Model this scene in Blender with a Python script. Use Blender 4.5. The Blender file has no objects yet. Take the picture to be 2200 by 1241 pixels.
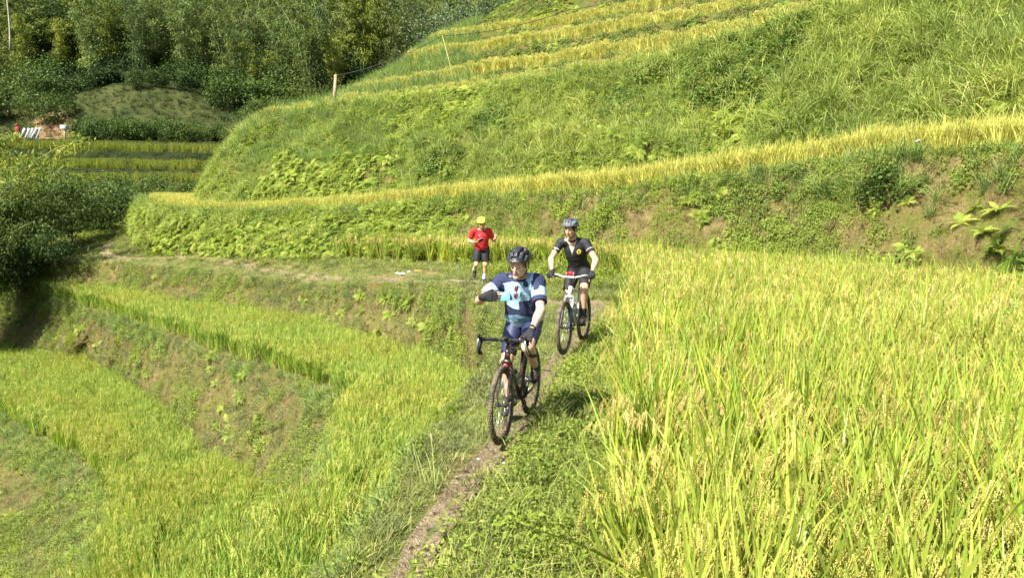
import bpy, math, random
import numpy as np
from mathutils import Vector, Matrix

# ------------------------------------------------------------ camera, sky, sun
scene = bpy.context.scene
C = scene.collection
CAMZ, FPX = 2.3, 1650.0
HORIZON = 440.0                                   # image row of the true horizon
PITCH = math.atan((620.5 - HORIZON) / FPX)
cam_d = bpy.data.cameras.new('camera')
cam_d.lens = FPX / 2200 * 36; cam_d.sensor_width = 36
cam_d.clip_start = 0.05; cam_d.clip_end = 2000
cam = bpy.data.objects.new('camera', cam_d); C.objects.link(cam)
cam.location = (0, 0, CAMZ); cam.rotation_euler = (math.pi / 2 - PITCH, 0, 0)
scene.camera = cam
SUN_EL, SUN_AZ = math.radians(50), math.radians(226)      # azimuth clockwise from +Y: behind the camera, to its left
world = bpy.data.worlds.new('World'); scene.world = world; world.use_nodes = True
wn = world.node_tree
sky = wn.nodes.new('ShaderNodeTexSky'); sky.sky_type = 'NISHITA'; sky.sun_disc = False
sky.sun_elevation = SUN_EL; sky.sun_rotation = SUN_AZ; sky.dust_density = 2.0; sky.air_density = 1.0
bg = wn.nodes['Background']; bg.inputs[1].default_value = 0.075
wn.links.new(sky.outputs[0], bg.inputs[0])
sun_d = bpy.data.lights.new('sun', 'SUN'); sun_d.energy = 5.0; sun_d.angle = math.radians(0.55)
sun_d.color = (1.0, 0.95, 0.86)
sun = bpy.data.objects.new('sun', sun_d); C.objects.link(sun)
sdir = Vector((math.sin(SUN_AZ) * math.cos(SUN_EL), math.cos(SUN_AZ) * math.cos(SUN_EL), math.sin(SUN_EL)))
sun.rotation_euler = sdir.to_track_quat('Z', 'Y').to_euler()
sun.location = sdir * 60
scene.view_settings.view_transform = 'Standard'; scene.view_settings.look = 'None'
scene.view_settings.exposure = 1.38; scene.view_settings.gamma = 1.0
scene.view_settings.use_curve_mapping = False
scene.render.engine = 'CYCLES'
scene.cycles.max_bounces = 6; scene.cycles.diffuse_bounces = 3; scene.cycles.transmission_bounces = 3
scene.cycles.glossy_bounces = 2; scene.cycles.caustics_reflective = False; scene.cycles.caustics_refractive = False

rng = np.random.default_rng(7)
random.seed(7)
CP, SP = math.cos(PITCH), math.sin(PITCH)
def P(px, py, D):                                 # the point at forward distance D seen at that place
    a, b = (px - 1100) / FPX, -(py - 620.5) / FPX
    dy = CP + b * SP; dz = -SP + b * CP
    t = D / dy
    return np.array([a * t, D, CAMZ + dz * t])
def W(px, D, z):
    return np.array([(px - 1100) / FPX * (D * CP + (CAMZ - z) * SP), D, z])
SLOPE = 0.023
def G(px, py, z=None, set_z=None):                # meets the level z (None = the gently rising path level)
    b = -(py - 620.5) / FPX
    dy = CP + b * SP; dz = -SP + b * CP
    if z is None: D = CAMZ / (SLOPE - dz / dy); zz = SLOPE * D
    else: D = (z - CAMZ) / (dz / dy); zz = z
    p = W(px, D, zz)
    if set_z is not None: p[2] = set_z
    return p
def L(x, y, z=None): return np.array([x, y, SLOPE * y if z is None else z], float)

# ------------------------------------------------------------ noise
def _hash(ix, iy, iz, s):
    h = (ix.astype(np.int64) * 374761393 + iy.astype(np.int64) * 668265263 + iz.astype(np.int64) * 2147483647 + s * 974711) & 0xFFFFFFFF
    h = ((h ^ (h >> 13)) * 1274126177) & 0xFFFFFFFF
    h = ((h ^ (h >> 16)) * 2246822519) & 0xFFFFFFFF
    return ((h ^ (h >> 15)) & 0xFFFFFF) / float(0xFFFFFF)
def vnoise(p, s=0):
    p = np.asarray(p, float); i = np.floor(p).astype(np.int64); f = p - i; f = f * f * (3 - 2 * f)
    r = 0
    for dx in (0, 1):
        for dy in (0, 1):
            for dz in (0, 1):
                w = (f[..., 0] if dx else 1 - f[..., 0]) * (f[..., 1] if dy else 1 - f[..., 1]) * (f[..., 2] if dz else 1 - f[..., 2])
                r = r + w * _hash(i[..., 0] + dx, i[..., 1] + dy, i[..., 2] + dz, s)
    return r * 2 - 1
def fbm(p, scale=1.0, octs=4, s=0):
    p = np.asarray(p, float) * scale; r = 0; a = 1.0; t = 0
    for k in range(octs):
        r = r + a * vnoise(p, s + k * 17); t += a; a *= 0.5; p = p * 2.03 + 11.7
    return r / t

# ------------------------------------------------------------ objects
def tag(o, label=None, cat=None, group=None, kind=None):
    if label: o['label'] = label
    if cat: o['category'] = cat
    if group: o['group'] = group
    if kind: o['kind'] = kind
    return o
def empty(name, loc=(0, 0, 0), rz=0.0, link=True):
    o = bpy.data.objects.new(name, None); o.location = loc; o.rotation_euler = (0, 0, rz); o.empty_display_size = 0.2
    if link: C.objects.link(o)
    return o
def mesh_np(name, verts, faces, mats=(), smooth=False, mi=None, attr=None):
    """faces: (n,3) or (n,4) int array or list of such arrays"""
    me = bpy.data.meshes.new(name)
    verts = np.asarray(verts, np.float32)
    fl = faces if isinstance(faces, list) else [faces]
    fl = [np.asarray(f, np.int32) for f in fl if len(f)]
    tot = np.concatenate([np.full(len(f), f.shape[1], np.int32) for f in fl])
    idx = np.concatenate([f.ravel() for f in fl])
    me.vertices.add(len(verts)); me.vertices.foreach_set('co', verts.ravel())
    me.loops.add(len(idx)); me.loops.foreach_set('vertex_index', idx)
    me.polygons.add(len(tot))
    st = np.concatenate([[0], np.cumsum(tot)[:-1]]).astype(np.int32)
    me.polygons.foreach_set('loop_start', st); me.polygons.foreach_set('loop_total', tot)
    for m in mats: me.materials.append(m)
    if mi is not None: me.polygons.foreach_set('material_index', np.asarray(mi, np.int32))
    if smooth: me.polygons.foreach_set('use_smooth', np.ones(len(tot), bool))
    me.update(calc_edges=True)
    if attr is not None:
        for k, a in attr.items():
            at = me.attributes.new(k, 'FLOAT', 'POINT'); at.data.foreach_set('value', np.asarray(a, np.float32))
    return me
def link(name, me, parent=None):
    o = bpy.data.objects.new(name, me); C.objects.link(o)
    if parent is not None: o.parent = parent
    return o
class MB:                                          # collects pieces of one mesh
    def __init__(s): s.v = []; s.f = []; s.m = []; s.t = []; s.n = 0
    def add(s, v, f, m=0, t=0.5):
        s.v.append(np.asarray(v, float)); 
        for q in f: s.f.append([i + s.n for i in q]); s.m.append(m)
        s.t.append(np.full(len(v), t) if np.isscalar(t) else np.asarray(t)); s.n += len(v)
        return s
    def tube(s, pts, r, seg=8, m=0, t=0.5, cap=True, squash=1.0):
        pts = [np.asarray(p, float) for p in pts]; n = len(pts)
        rr = [r] * n if np.isscalar(r) else list(r)
        V = []; F = []; up = None
        for i in range(n):
            d = pts[min(i + 1, n - 1)] - pts[max(i - 1, 0)]; d = d / (np.linalg.norm(d) + 1e-12)
            if up is None:
                up = np.array([0, 0, 1.0]) if abs(d[2]) < 0.9 else np.array([1.0, 0, 0])
            a = np.cross(up, d); a /= (np.linalg.norm(a) + 1e-12); b = np.cross(d, a); up = b
            for k in range(seg):
                th = 2 * math.pi * k / seg
                V.append(pts[i] + rr[i] * (math.cos(th) * a + squash * math.sin(th) * b))
        for i in range(n - 1):
            for k in range(seg):
                k2 = (k + 1) % seg
                F.append([i * seg + k, i * seg + k2, (i + 1) * seg + k2, (i + 1) * seg + k])
        if cap: F.append(list(range(seg))[::-1]); F.append([(n - 1) * seg + k for k in range(seg)])
        return s.add(V, F, m, t)
    def ring(s, c, R, r, axis, seg=48, rs=8, m=0, a0=0, a1=2 * math.pi, prof=None, t=0.5):
        c = np.asarray(c, float); ax = np.asarray(axis, float); ax /= np.linalg.norm(ax)
        u = np.cross(ax, [0, 0, 1.0]); u = u / np.linalg.norm(u) if np.linalg.norm(u) > 1e-6 else np.array([1.0, 0, 0])
        w = np.cross(u, ax); closed = abs(a1 - a0 - 2 * math.pi) < 1e-6
        if prof is None: prof = [(r * math.cos(2 * math.pi * k / rs), r * math.sin(2 * math.pi * k / rs)) for k in range(rs)]
        rs = len(prof); V = []; F = []; n = seg if closed else seg + 1
        for i in range(n):
            a = a0 + (a1 - a0) * i / seg; d = u * math.cos(a) + w * math.sin(a)
            for (pr, pa) in prof: V.append(c + d * (R + pr) + ax * pa)
        for i in range(seg):
            j = (i + 1) % n
            for k in range(rs):
                k2 = (k + 1) % rs; F.append([i * rs + k, j * rs + k, j * rs + k2, i * rs + k2])
        return s.add(V, F, m, t)
    def box(s, c, h, R=None, m=0, t=0.5, bev=0.0):
        c = np.asarray(c, float); h = np.asarray(h, float)
        if bev > 0:
            b = min(bev, *(h * 0.9)); V = []; 
            for sx in (-1, 1):
                for sy in (-1, 1):
                    for sz in (-1, 1):
                        V += [(sx * h[0], sy * (h[1] - b), sz * (h[2] - b)), (sx * (h[0] - b), sy * h[1], sz * (h[2] - b)), (sx * (h[0] - b), sy * (h[1] - b), sz * h[2])]
            import bmesh
            bm = bmesh.new()
            for v in V: bm.verts.new(v)
            bmesh.ops.convex_hull(bm, input=bm.verts[:]); bm.verts.index_update()
            Vv = np.array([v.co[:] for v in bm.verts]); F = [[v.index for v in f.verts] for f in bm.faces]; bm.free()
        else:
            Vv = np.array([(x * h[0], y * h[1], z * h[2]) for x in (-1, 1) for y in (-1, 1) for z in (-1, 1)], float)
            F = [[0, 1, 3, 2], [4, 6, 7, 5], [0, 4, 5, 1], [2, 3, 7, 6], [0, 2, 6, 4], [1, 5, 7, 3]]
        if R is not None: Vv = Vv @ np.asarray(R).T
        return s.add(Vv + c, F, m, t)
    def ball(s, c, r, seg=10, rings=7, m=0, t=0.5, R=None):
        r = np.array([r, r, r]) if np.isscalar(r) else np.asarray(r); V = []; F = []
        for i in range(rings + 1):
            ph = math.pi * i / rings
            for k in range(seg):
                th = 2 * math.pi * k / seg
                V.append((r[0] * math.sin(ph) * math.cos(th), r[1] * math.sin(ph) * math.sin(th), r[2] * math.cos(ph)))
        for i in range(rings):
            for k in range(seg):
                k2 = (k + 1) % seg; F.append([i * seg + k, (i + 1) * seg + k, (i + 1) * seg + k2, i * seg + k2])
        V = np.array(V)
        if R is not None: V = V @ np.asarray(R).T
        return s.add(V + np.asarray(c, float), F, m, t)
    def mesh(s, name, mats, smooth=True):
        me = bpy.data.meshes.new(name); v = np.concatenate(s.v)
        me.from_pydata(v.tolist(), [], s.f)
        for m in (mats if isinstance(mats, (list, tuple)) else [mats]): me.materials.append(m)
        me.polygons.foreach_set('material_index', s.m)
        me.polygons.foreach_set('use_smooth', [smooth] * len(s.f))
        at = me.attributes.new('tint', 'FLOAT', 'POINT'); at.data.foreach_set('value', np.concatenate(s.t).astype(np.float32))
        me.update(); return me
    def build(s, name, mats, parent=None, smooth=True):
        return link(name, s.mesh(name, mats, smooth), parent)

# ------------------------------------------------------------ materials
def nd(nt, t, **kw):
    n = nt.nodes.new(t)
    for k, v in kw.items(): setattr(n, k, v)
    return n
def new_mat(name):
    m = bpy.data.materials.new(name); m.use_nodes = True; nt = m.node_tree; nt.nodes.clear()
    return m, nt, nd(nt, 'ShaderNodeOutputMaterial')
def mixc(nt, fac, a, b, mode='MIX'):
    n = nd(nt, 'ShaderNodeMix', data_type='RGBA', blend_type=mode)
    for sock, v in ((n.inputs[0], fac), (n.inputs[6], a), (n.inputs[7], b)):
        if hasattr(v, 'is_output'): nt.links.new(v, sock)
        else: sock.default_value = (v if not isinstance(v, tuple) else (*v, 1)[:4])
    return n.outputs[2]
def mrange(nt, v, a, b, c=0.0, d=1.0):
    n = nd(nt, 'ShaderNodeMapRange'); nt.links.new(v, n.inputs[0])
    for i, x in enumerate((a, b, c, d)): n.inputs[i + 1].default_value = x
    return n.outputs[0]
def noise(nt, scale, detail=3, vec=None, rough=0.5, obj=False):
    n = nd(nt, 'ShaderNodeTexNoise'); n.inputs['Scale'].default_value = scale; n.inputs['Detail'].default_value = detail; n.inputs['Roughness'].default_value = rough
    if vec is None:
        g = nd(nt, 'ShaderNodeTexCoord') if obj else nd(nt, 'ShaderNodeNewGeometry')
        vec = g.outputs['Object'] if obj else g.outputs['Position']
    nt.links.new(vec, n.inputs['Vector']); return n.outputs[0]
def leaf_mat(name, a, b, c=None, transl=0.35, rough=0.6, patch=0.6, patch_col=None, spec=0.14):
    """leaf colours a..b by the blade's own tint, c = a dry colour for a few; drifts in large patches"""
    m, nt, out = new_mat(name)
    at = nd(nt, 'ShaderNodeAttribute', attribute_name='tint')
    oi = nd(nt, 'ShaderNodeObjectInfo')
    ad = nd(nt, 'ShaderNodeMath', operation='ADD'); nt.links.new(at.outputs['Fac'], ad.inputs[0])
    ml = nd(nt, 'ShaderNodeMath', operation='MULTIPLY'); nt.links.new(oi.outputs['Random'], ml.inputs[0]); ml.inputs[1].default_value = 0.5
    sb = nd(nt, 'ShaderNodeMath', operation='SUBTRACT'); nt.links.new(ml.outputs[0], sb.inputs[0]); sb.inputs[1].default_value = 0.25
    nt.links.new(sb.outputs[0], ad.inputs[1])
    col = mixc(nt, mrange(nt, ad.outputs[0], 0.1, 0.9), a, b)
    if c: col = mixc(nt, mrange(nt, at.outputs['Fac'], 0.93, 0.97), col, c)
    if patch_col:
        col = mixc(nt, mrange(nt, noise(nt, patch, 3), 0.42, 0.62, 0, 0.75), col, patch_col)
    v = mrange(nt, oi.outputs['Random'], 0, 1, 0.82, 1.12)
    hs = nd(nt, 'ShaderNodeHueSaturation'); nt.links.new(v, hs.inputs['Value']); nt.links.new(col, hs.inputs['Color']); col = hs.outputs[0]
    pb = nd(nt, 'ShaderNodeBsdfPrincipled'); nt.links.new(col, pb.inputs['Base Color']); pb.inputs['Roughness'].default_value = rough
    pb.inputs['Specular IOR Level'].default_value = spec
    tr = nd(nt, 'ShaderNodeBsdfTranslucent'); nt.links.new(mixc(nt, 1.0, col, (1.0, 1.0, 0.7), 'MULTIPLY'), tr.inputs['Color'])
    mx = nd(nt, 'ShaderNodeMixShader'); mx.inputs[0].default_value = transl
    nt.links.new(pb.outputs[0], mx.inputs[1]); nt.links.new(tr.outputs[0], mx.inputs[2]); nt.links.new(mx.outputs[0], out.inputs[0])
    return m
def soil_mat(name, a, b, g=None, gf=(0.5, 0.6), scale=2.0, bump=0.5, fine=30, streak=False):
    """clay a..b with growth g on it where the noise passes gf"""
    m, nt, out = new_mat(name)
    vec = None
    if streak:
        gm = nd(nt, 'ShaderNodeNewGeometry'); mp = nd(nt, 'ShaderNodeMapping'); mp.inputs['Scale'].default_value = (2.2, 2.2, 0.55)
        nt.links.new(gm.outputs['Position'], mp.inputs[0]); vec = mp.outputs[0]
    col = mixc(nt, mrange(nt, noise(nt, scale, 6, vec, 0.6), 0.35, 0.65), a, b)
    col = mixc(nt, mrange(nt, noise(nt, scale * 6, 4, None, 0.6), 0.52, 0.66), col, (a[0] * .45, a[1] * .45, a[2] * .42))
    fn = noise(nt, fine, 5, vec, 0.7)
    col = mixc(nt, mrange(nt, fn, 0.3, 0.7, 0.0, 1.0), mixc(nt, 1.0, col, (0.6, 0.58, 0.55), 'MULTIPLY'), mixc(nt, 1.0, col, (1.25, 1.22, 1.15), 'MULTIPLY'))
    if g:
        gn = noise(nt, scale * 1.7, 7, None, 0.75)
        gc = mixc(nt, mrange(nt, noise(nt, 60, 3), 0.35, 0.65), (g[0] * 0.6, g[1] * 0.6, g[2] * 0.6), (g[0] * 1.3, g[1] * 1.3, g[2] * 1.3))
        col = mixc(nt, mrange(nt, gn, gf[0], gf[1]), col, gc)
    pb = nd(nt, 'ShaderNodeBsdfPrincipled'); nt.links.new(col, pb.inputs['Base Color']); pb.inputs['Roughness'].default_value = 0.95
    pb.inputs['Specular IOR Level'].default_value = 0.1
    bp = nd(nt, 'ShaderNodeBump'); bp.inputs['Strength'].default_value = bump; bp.inputs['Distance'].default_value = 0.2
    nt.links.new(fn, bp.inputs['Height']); nt.links.new(bp.outputs[0], pb.inputs['Normal'])
    nt.links.new(pb.outputs[0], out.inputs[0]); return m
def plain(name, col, rough=0.5, metal=0.0, spec=0.4, var=0.12, nscale=25.0, bump=0.0, coat=0.0, dirt=None, dirtamt=0.5, dscale=14):
    m, nt, out = new_mat(name)
    c = mixc(nt, mrange(nt, noise(nt, nscale, 4, obj=True), 0.3, 0.7), tuple(x * (1 - var) for x in col), tuple(min(1, x * (1 + var)) for x in col))
    if dirt: c = mixc(nt, mrange(nt, noise(nt, dscale, 5, obj=True, rough=0.65), 0.6 - dirtamt * 0.4, 0.75 - dirtamt * 0.3), c, dirt)
    pb = nd(nt, 'ShaderNodeBsdfPrincipled'); nt.links.new(c, pb.inputs['Base Color']); pb.inputs['Roughness'].default_value = rough
    pb.inputs['Metallic'].default_value = metal; pb.inputs['Specular IOR Level'].default_value = spec; pb.inputs['Coat Weight'].default_value = coat
    if bump:
        bp = nd(nt, 'ShaderNodeBump'); bp.inputs['Strength'].default_value = bump; bp.inputs['Distance'].default_value = 0.01
        nt.links.new(noise(nt, nscale * 3, 4, obj=True), bp.inputs['Height']); nt.links.new(bp.outputs[0], pb.inputs['Normal'])
    nt.links.new(pb.outputs[0], out.inputs[0]); return m

M = {}
# soils
M['mud'] = soil_mat('field_mud', (0.10, 0.075, 0.03), (0.17, 0.125, 0.05), None, scale=1.0)
M['field_under'] = soil_mat('field_floor', (0.13, 0.10, 0.03), (0.20, 0.15, 0.05), (0.10, 0.12, 0.03), (0.45, 0.6), scale=1.0)
M['clay'] = soil_mat('bank_clay', (0.195, 0.155, 0.065), (0.30, 0.24, 0.105), (0.17, 0.18, 0.04), (0.44, 0.58), scale=1.1, bump=0.8, fine=14, streak=True)
M['turf'] = soil_mat('shelf_turf', (0.24, 0.20, 0.09), (0.30, 0.25, 0.12), (0.15, 0.18, 0.045), (0.42, 0.56), scale=0.8, bump=0.6)
M['slope_soil'] = soil_mat('slope_soil', (0.22, 0.16, 0.06), (0.27, 0.20, 0.08), (0.12, 0.15, 0.03), (0.40, 0.56), scale=0.7, bump=0.8)
M['path'] = soil_mat('trodden_clay', (0.36, 0.29, 0.18), (0.52, 0.42, 0.27), None, scale=2.6, bump=1.0, fine=18)
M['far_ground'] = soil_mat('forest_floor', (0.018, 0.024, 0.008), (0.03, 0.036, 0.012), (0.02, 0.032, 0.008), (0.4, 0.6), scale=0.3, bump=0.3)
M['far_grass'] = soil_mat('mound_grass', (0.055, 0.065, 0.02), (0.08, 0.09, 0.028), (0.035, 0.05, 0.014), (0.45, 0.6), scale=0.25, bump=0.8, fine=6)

# ------------------------------------------------------------ terrain: curves and the sheets between them
NU = 860
def curve(nodes, n=NU, wig=0.10, seed=0, zwig=0.02):
    K = np.array(nodes, float); k = len(K); u = np.linspace(0, k - 1, n); i = np.clip(np.floor(u).astype(int), 0, k - 2); f = (u - i)[:, None]
    p0 = K[np.clip(i - 1, 0, k - 1)]; p1 = K[i]; p2 = K[i + 1]; p3 = K[np.clip(i + 2, 0, k - 1)]
    c = 0.5 * (2 * p1 + (p2 - p0) * f + (2 * p0 - 5 * p1 + 4 * p2 - p3) * f ** 2 + (3 * p1 - p0 - 3 * p2 + p3) * f ** 3)
    if wig:
        c[:, 0] += wig * fbm(c, 0.55, 4, seed); c[:, 1] += wig * fbm(c, 0.55, 4, seed + 5)
        c[:, 2] += zwig * fbm(c, 0.8, 3, seed + 9)
    return c
BARE = [(*G(868, 583), 1.0), (*G(820, 592), .6), (*G(1283, 655), .8), (*P(380, 535, 30), 1.3), (*P(1420, 490, 20.6), .9), (*P(1385, 500, 20.8), .5), (*P(2080, 470, 15.2), 1.5), (*P(1880, 500, 16.8), .8),
        (*P(780, 352, 29), 1.5), (*P(700, 365, 30), 1.0), (*P(215, 575, 31.5), 1.0), (*P(1000, 700, 15.2), .5)]
class Patch:
    def __init__(s, a, b, m, amp=0.0, bulge=0.0, fscale=1.3, seed=3, ease=0):
        v = np.linspace(0, 1, m)[:, None, None]
        s.g = a[None] * (1 - v) + b[None] * v
        if ease:                                   # steeper face with rounded lip
            ve = v + ease * np.sin(v * math.pi * 2) / (2 * math.pi)
            s.g[..., 2] = a[None, :, 2] * (1 - ve[..., 0]) + b[None, :, 2] * ve[..., 0]
        du = np.gradient(s.g, axis=1); dv = np.gradient(s.g, axis=0)
        n = np.cross(du, dv); n /= np.linalg.norm(n, axis=2, keepdims=True) + 1e-9
        n *= np.where(n[..., 2:3] < 0, -1, 1)
        w = np.sin(v * math.pi)[..., 0]
        if amp or bulge:
            d = amp * fbm(s.g * np.array([1, 1, .5]), fscale, 5, seed) + bulge
            d = d + amp * 0.7 * (np.abs(fbm(s.g, fscale * 2.1, 3, seed + 40)) - 0.25) + min(amp, .2) * .55 * fbm(s.g * np.array([1, 1, .7]), 4.5, 3, seed + 60)
            s.g = s.g + n * (d * np.minimum(1, w * 1.6))[..., None]
            du = np.gradient(s.g, axis=1); dv = np.gradient(s.g, axis=0)
            n = np.cross(du, dv); n /= np.linalg.norm(n, axis=2, keepdims=True) + 1e-9
            n *= np.where(n[..., 2:3] < 0, -1, 1)
        s.n = n
        g = s.g; A = np.linalg.norm(np.cross(g[1:, :-1] - g[:-1, :-1], g[:-1, 1:] - g[:-1, :-1]), axis=2) * .5 + np.linalg.norm(np.cross(g[1:, :-1] - g[1:, 1:], g[:-1, 1:] - g[1:, 1:]), axis=2) * .5
        s.A = A
    def obj(s, name, mat, label=None, cat=None):
        m, n = s.g.shape[:2]; i = np.arange(m - 1)[:, None] * n + np.arange(n - 1)[None]
        F = np.stack([i, i + 1, i + n + 1, i + n], -1).reshape(-1, 4)
        c = s.g.reshape(-1, 3); e = np.cross(c[F[:, 1]] - c[F[:, 0]], c[F[:, 2]] - c[F[:, 0]])
        if e[:, 2].sum() < 0: F = F[:, ::-1]
        o = link(name, mesh_np(name, c, F, [mat], True)); tag(o, kind='structure')
        return o
    def sample(s, dens, mask=None, vr=(0, 1), fov=1.15):
        """dens per m2; mask(points, v) -> probability 0..1"""
        m, n = s.A.shape
        g = s.g[:-1, :-1]
        lam = s.A * dens
        ok = (g[..., 1] > 0.8) & (np.abs(g[..., 0]) < g[..., 1] * fov * 0.75 + 3.0)
        vv = (np.arange(m) + .5)[:, None] / m
        lam = lam * ok * ((vv >= vr[0]) & (vv <= vr[1]))
        k = rng.poisson(lam); ii, jj = np.nonzero(k); rep = k[ii, jj]
        ii = np.repeat(ii, rep); jj = np.repeat(jj, rep); a = rng.random(len(ii))[:, None]; b = rng.random(len(ii))[:, None]
        G_ = s.g; p = (G_[ii, jj] * (1 - a) * (1 - b) + G_[ii + 1, jj] * a * (1 - b) + G_[ii, jj + 1] * (1 - a) * b + G_[ii + 1, jj + 1] * a * b)
        v = (ii + a[:, 0]) / m; nn = s.n[ii, jj]
        for (sx, sy, sz, sr) in BARE:
            dd = np.sqrt((p[:, 0] - sx) ** 2 + (p[:, 1] - sy) ** 2 + (p[:, 2] - sz) ** 2) / sr + .35 * fbm(p, 2.0 / sr, 3, 55)
            keep = rng.random(len(p)) < np.clip((dd - .8) * 3, .22, 1); p, nn, v = p[keep], nn[keep], v[keep]
        if mask is not None:
            keep = rng.random(len(p)) < mask(p, v); p, nn, v = p[keep], nn[keep], v[keep]
        return p, nn, v

# left terraces, far (0) to near (14)
def sh(l, dx, dy): return [p + np.array([dx, dy, 0.0]) for p in l]
ZA, ZB = -1.6, -4.1
E1top = [P(-150, 548, 40), P(100, 560, 33.8), P(250, 565, 31.6), P(400, 578, 27.8), P(640, 608, 24.4), P(800, 608, 20.4), P(900, 612, 18.8), G(1000, 640), G(1085, 700),
         L(-.12, 10.6), L(-.32, 9), L(-.55, 7.5), L(-.85, 6), L(-1.05, 4), L(-1.05, .8)]
ga = lambda x, y: G(x, y, ZA + .8, ZA)
gA = lambda x, y: G(x, y, ZA)
E1toe = [P(-150, 600, 39.3) * [1, 1, 0] + [0, 0, ZA], ga(100, 594), ga(250, 607), ga(400, 633), ga(640, 660), ga(800, 703), ga(900, 728), ga(1000, 765), ga(1045, 805),
         ga(1000, 880), ga(935, 945), ga(850, 1015), ga(750, 1090), L(-2.25, 5, ZA), L(-2.6, 1, ZA)]
E2top = [L(-27, 38, ZA), gA(100, 636), gA(250, 678), gA(400, 728), gA(600, 795), gA(690, 832), gA(740, 862), gA(752, 895), ga(705, 948), ga(640, 995), ga(560, 1050),
         ga(470, 1110), ga(370, 1180), L(-3.5, 4, ZA), L(-4.0, .5, ZA)]
gb = lambda x, y: G(x, y, ZB + .8, ZB)
gB = lambda x, y: G(x, y, ZB)
E2toe = [L(-28, 37, ZB), gb(60, 738), gb(200, 762), gb(350, 862), gb(480, 960), gb(545, 1008), gb(575, 1035), L(-5.0, 13.4, ZB), L(-4.7, 11, ZB), L(-4.6, 9.4, ZB),
         L(-4.6, 8, ZB), L(-4.7, 6.6, ZB), L(-5, 5, ZB), L(-5.4, 3, ZB), L(-6, 0, ZB)]
E3top = [L(-33, 37, ZB), gB(-120, 775), gB(-80, 830), gB(0, 890), gB(130, 968), gB(200, 1018), gB(236, 1062), gB(248, 1110), gB(235, 1160), gB(205, 1215), gB(170, 1275),
         L(-6.9, 9.6, ZB), L(-7.2, 7, ZB), L(-7.8, 4, ZB), L(-9, 0, ZB)]
E3toe = [p + np.array(d) for p, d in zip(E3top, [(-4, -2, -2.6)] * 4 + [(-3.0, -2.2, -2.6)] * 2 + [(-3.2, -1.4, -2.6)] * 9)]
E4 = [p + np.array((-14, -6, -3.5)) for p in E3toe]
# path shelf, right field and the hillside, same order
RL = [P(268, 455, 60), P(285, 500, 38), P(330, 546, 32.7), P(430, 548, 29.5), P(640, 552, 26.8), P(838, 562, 24.4), P(1000, 568, 22.8), P(1200, 572, 21.4), G(1340, 598),
      G(1372, 645), G(1345, 735), G(1330, 840), G(1330, 990), G(1318, 1241), L(.55, .8)]
R1toe = RL[:5] + [W(838, 25.2, .60), W(1000, 24.3, .58), W(1200, 22.4, .55), W(1350, 20.5, .5), W(1500, 19.3, .45), W(1700, 17.7, .4), W(1900, 16.1, .37), W(2150, 14.3, .33),
      W(2600, 11.5, .27), W(3900, 7, .2)]
R1top = [P(300, 425, 60), P(300, 438, 40), P(325, 446, 34.4), P(430, 458, 31.2), P(640, 455, 28.5), P(838, 444, 26.6), P(1000, 430, 25.6), P(1200, 420, 23.4), P(1350, 412, 21.5),
      P(1500, 393, 20.4), P(1700, 370, 18.9), P(1900, 343, 17.3), P(2150, 326, 15.5), P(2600, 300, 12.8), P(3900, 200, 8.2)]
T1b = [W(px, d, p[2]) for p, (px, d) in zip(R1top, [(430, 60), (440, 42), (425, 36.5), (470, 34), (660, 31), (838, 28.9), (1000, 27.7), (1200, 25.4), (1350, 23.5),
      (1500, 22.4), (1700, 20.9), (1900, 19.2), (2150, 17.3), (2600, 14.5), (3900, 9.8)])]
R2top = [P(520, 300, 60), P(520, 296, 46), P(535, 272, 40), P(590, 248, 38), P(700, 232, 36), P(838, 214, 34), P(1000, 194, 32), P(1200, 164, 29.5), P(1350, 137, 27.7),
      P(1500, 104, 26.2), P(1700, 54, 24.6), P(1900, -5, 23), P(2150, -60, 21), P(2600, -150, 18), P(3900, -400, 13)]
def back(c, d): return [p + np.array([p[0] / p[1] * d, d, 0]) for p in c]
U1b = back(R2top, 1.8)
U2f = [P(765, 212, 62), P(765, 207, 50), P(768, 205, 44.5), P(775, 203, 42.5), P(800, 199, 40.5), P(880, 187, 38.5), P(1000, 167, 36), P(1200, 138, 33), P(1350, 115, 31),
      P(1500, 89, 29.5), P(1700, 43, 28), P(1900, -5, 26.5), P(2150, -85, 24.5), P(2600, -200, 21.5), P(3900, -500, 16)]
U2b = back(U2f, 1.7)
U3f = [P(882, 137, 66), P(882, 135, 52), P(885, 133, 48), P(890, 131, 46), P(905, 128, 44.5), P(950, 120, 42.5), P(1030, 110, 40), P(1200, 88, 37), P(1350, 63, 35),
      P(1500, 37, 33.4), P(1700, -5, 31.8), P(1900, -60, 30), P(2150, -150, 28), P(2600, -280, 25), P(3900, -600, 19)]
U3b = back(U3f, 1.6)
U4f = [P(935, 94, 70), P(935, 92, 56), P(938, 91, 52), P(942, 90, 50), P(955, 87, 48.5), P(1000, 79, 46.5), P(1070, 69, 44), P(1200, 54, 41), P(1350, 29, 39),
      P(1500, 0, 37.2), P(1700, -45, 35.5), P(1900, -110, 33.5), P(2150, -210, 31.5), P(2600, -360, 28), P(3900, -700, 22)]
U4b = back(U4f, 1.6)
U5f = [P(1060, 36, 74), P(1060, 34, 60), P(1064, 30, 56), P(1070, 25, 54), P(1082, 18, 52), P(1105, 9, 50.5), P(1160, -3, 48), P(1260, -22, 45), P(1400, -55, 43),
      P(1550, -90, 41), P(1700, -140, 39.5), P(1900, -210, 37), P(2150, -320, 35), P(2600, -480, 31), P(3900, -850, 25)]
U6 = [p + np.array([2.5, 14, 4.0]) for p in U5f]
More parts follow.
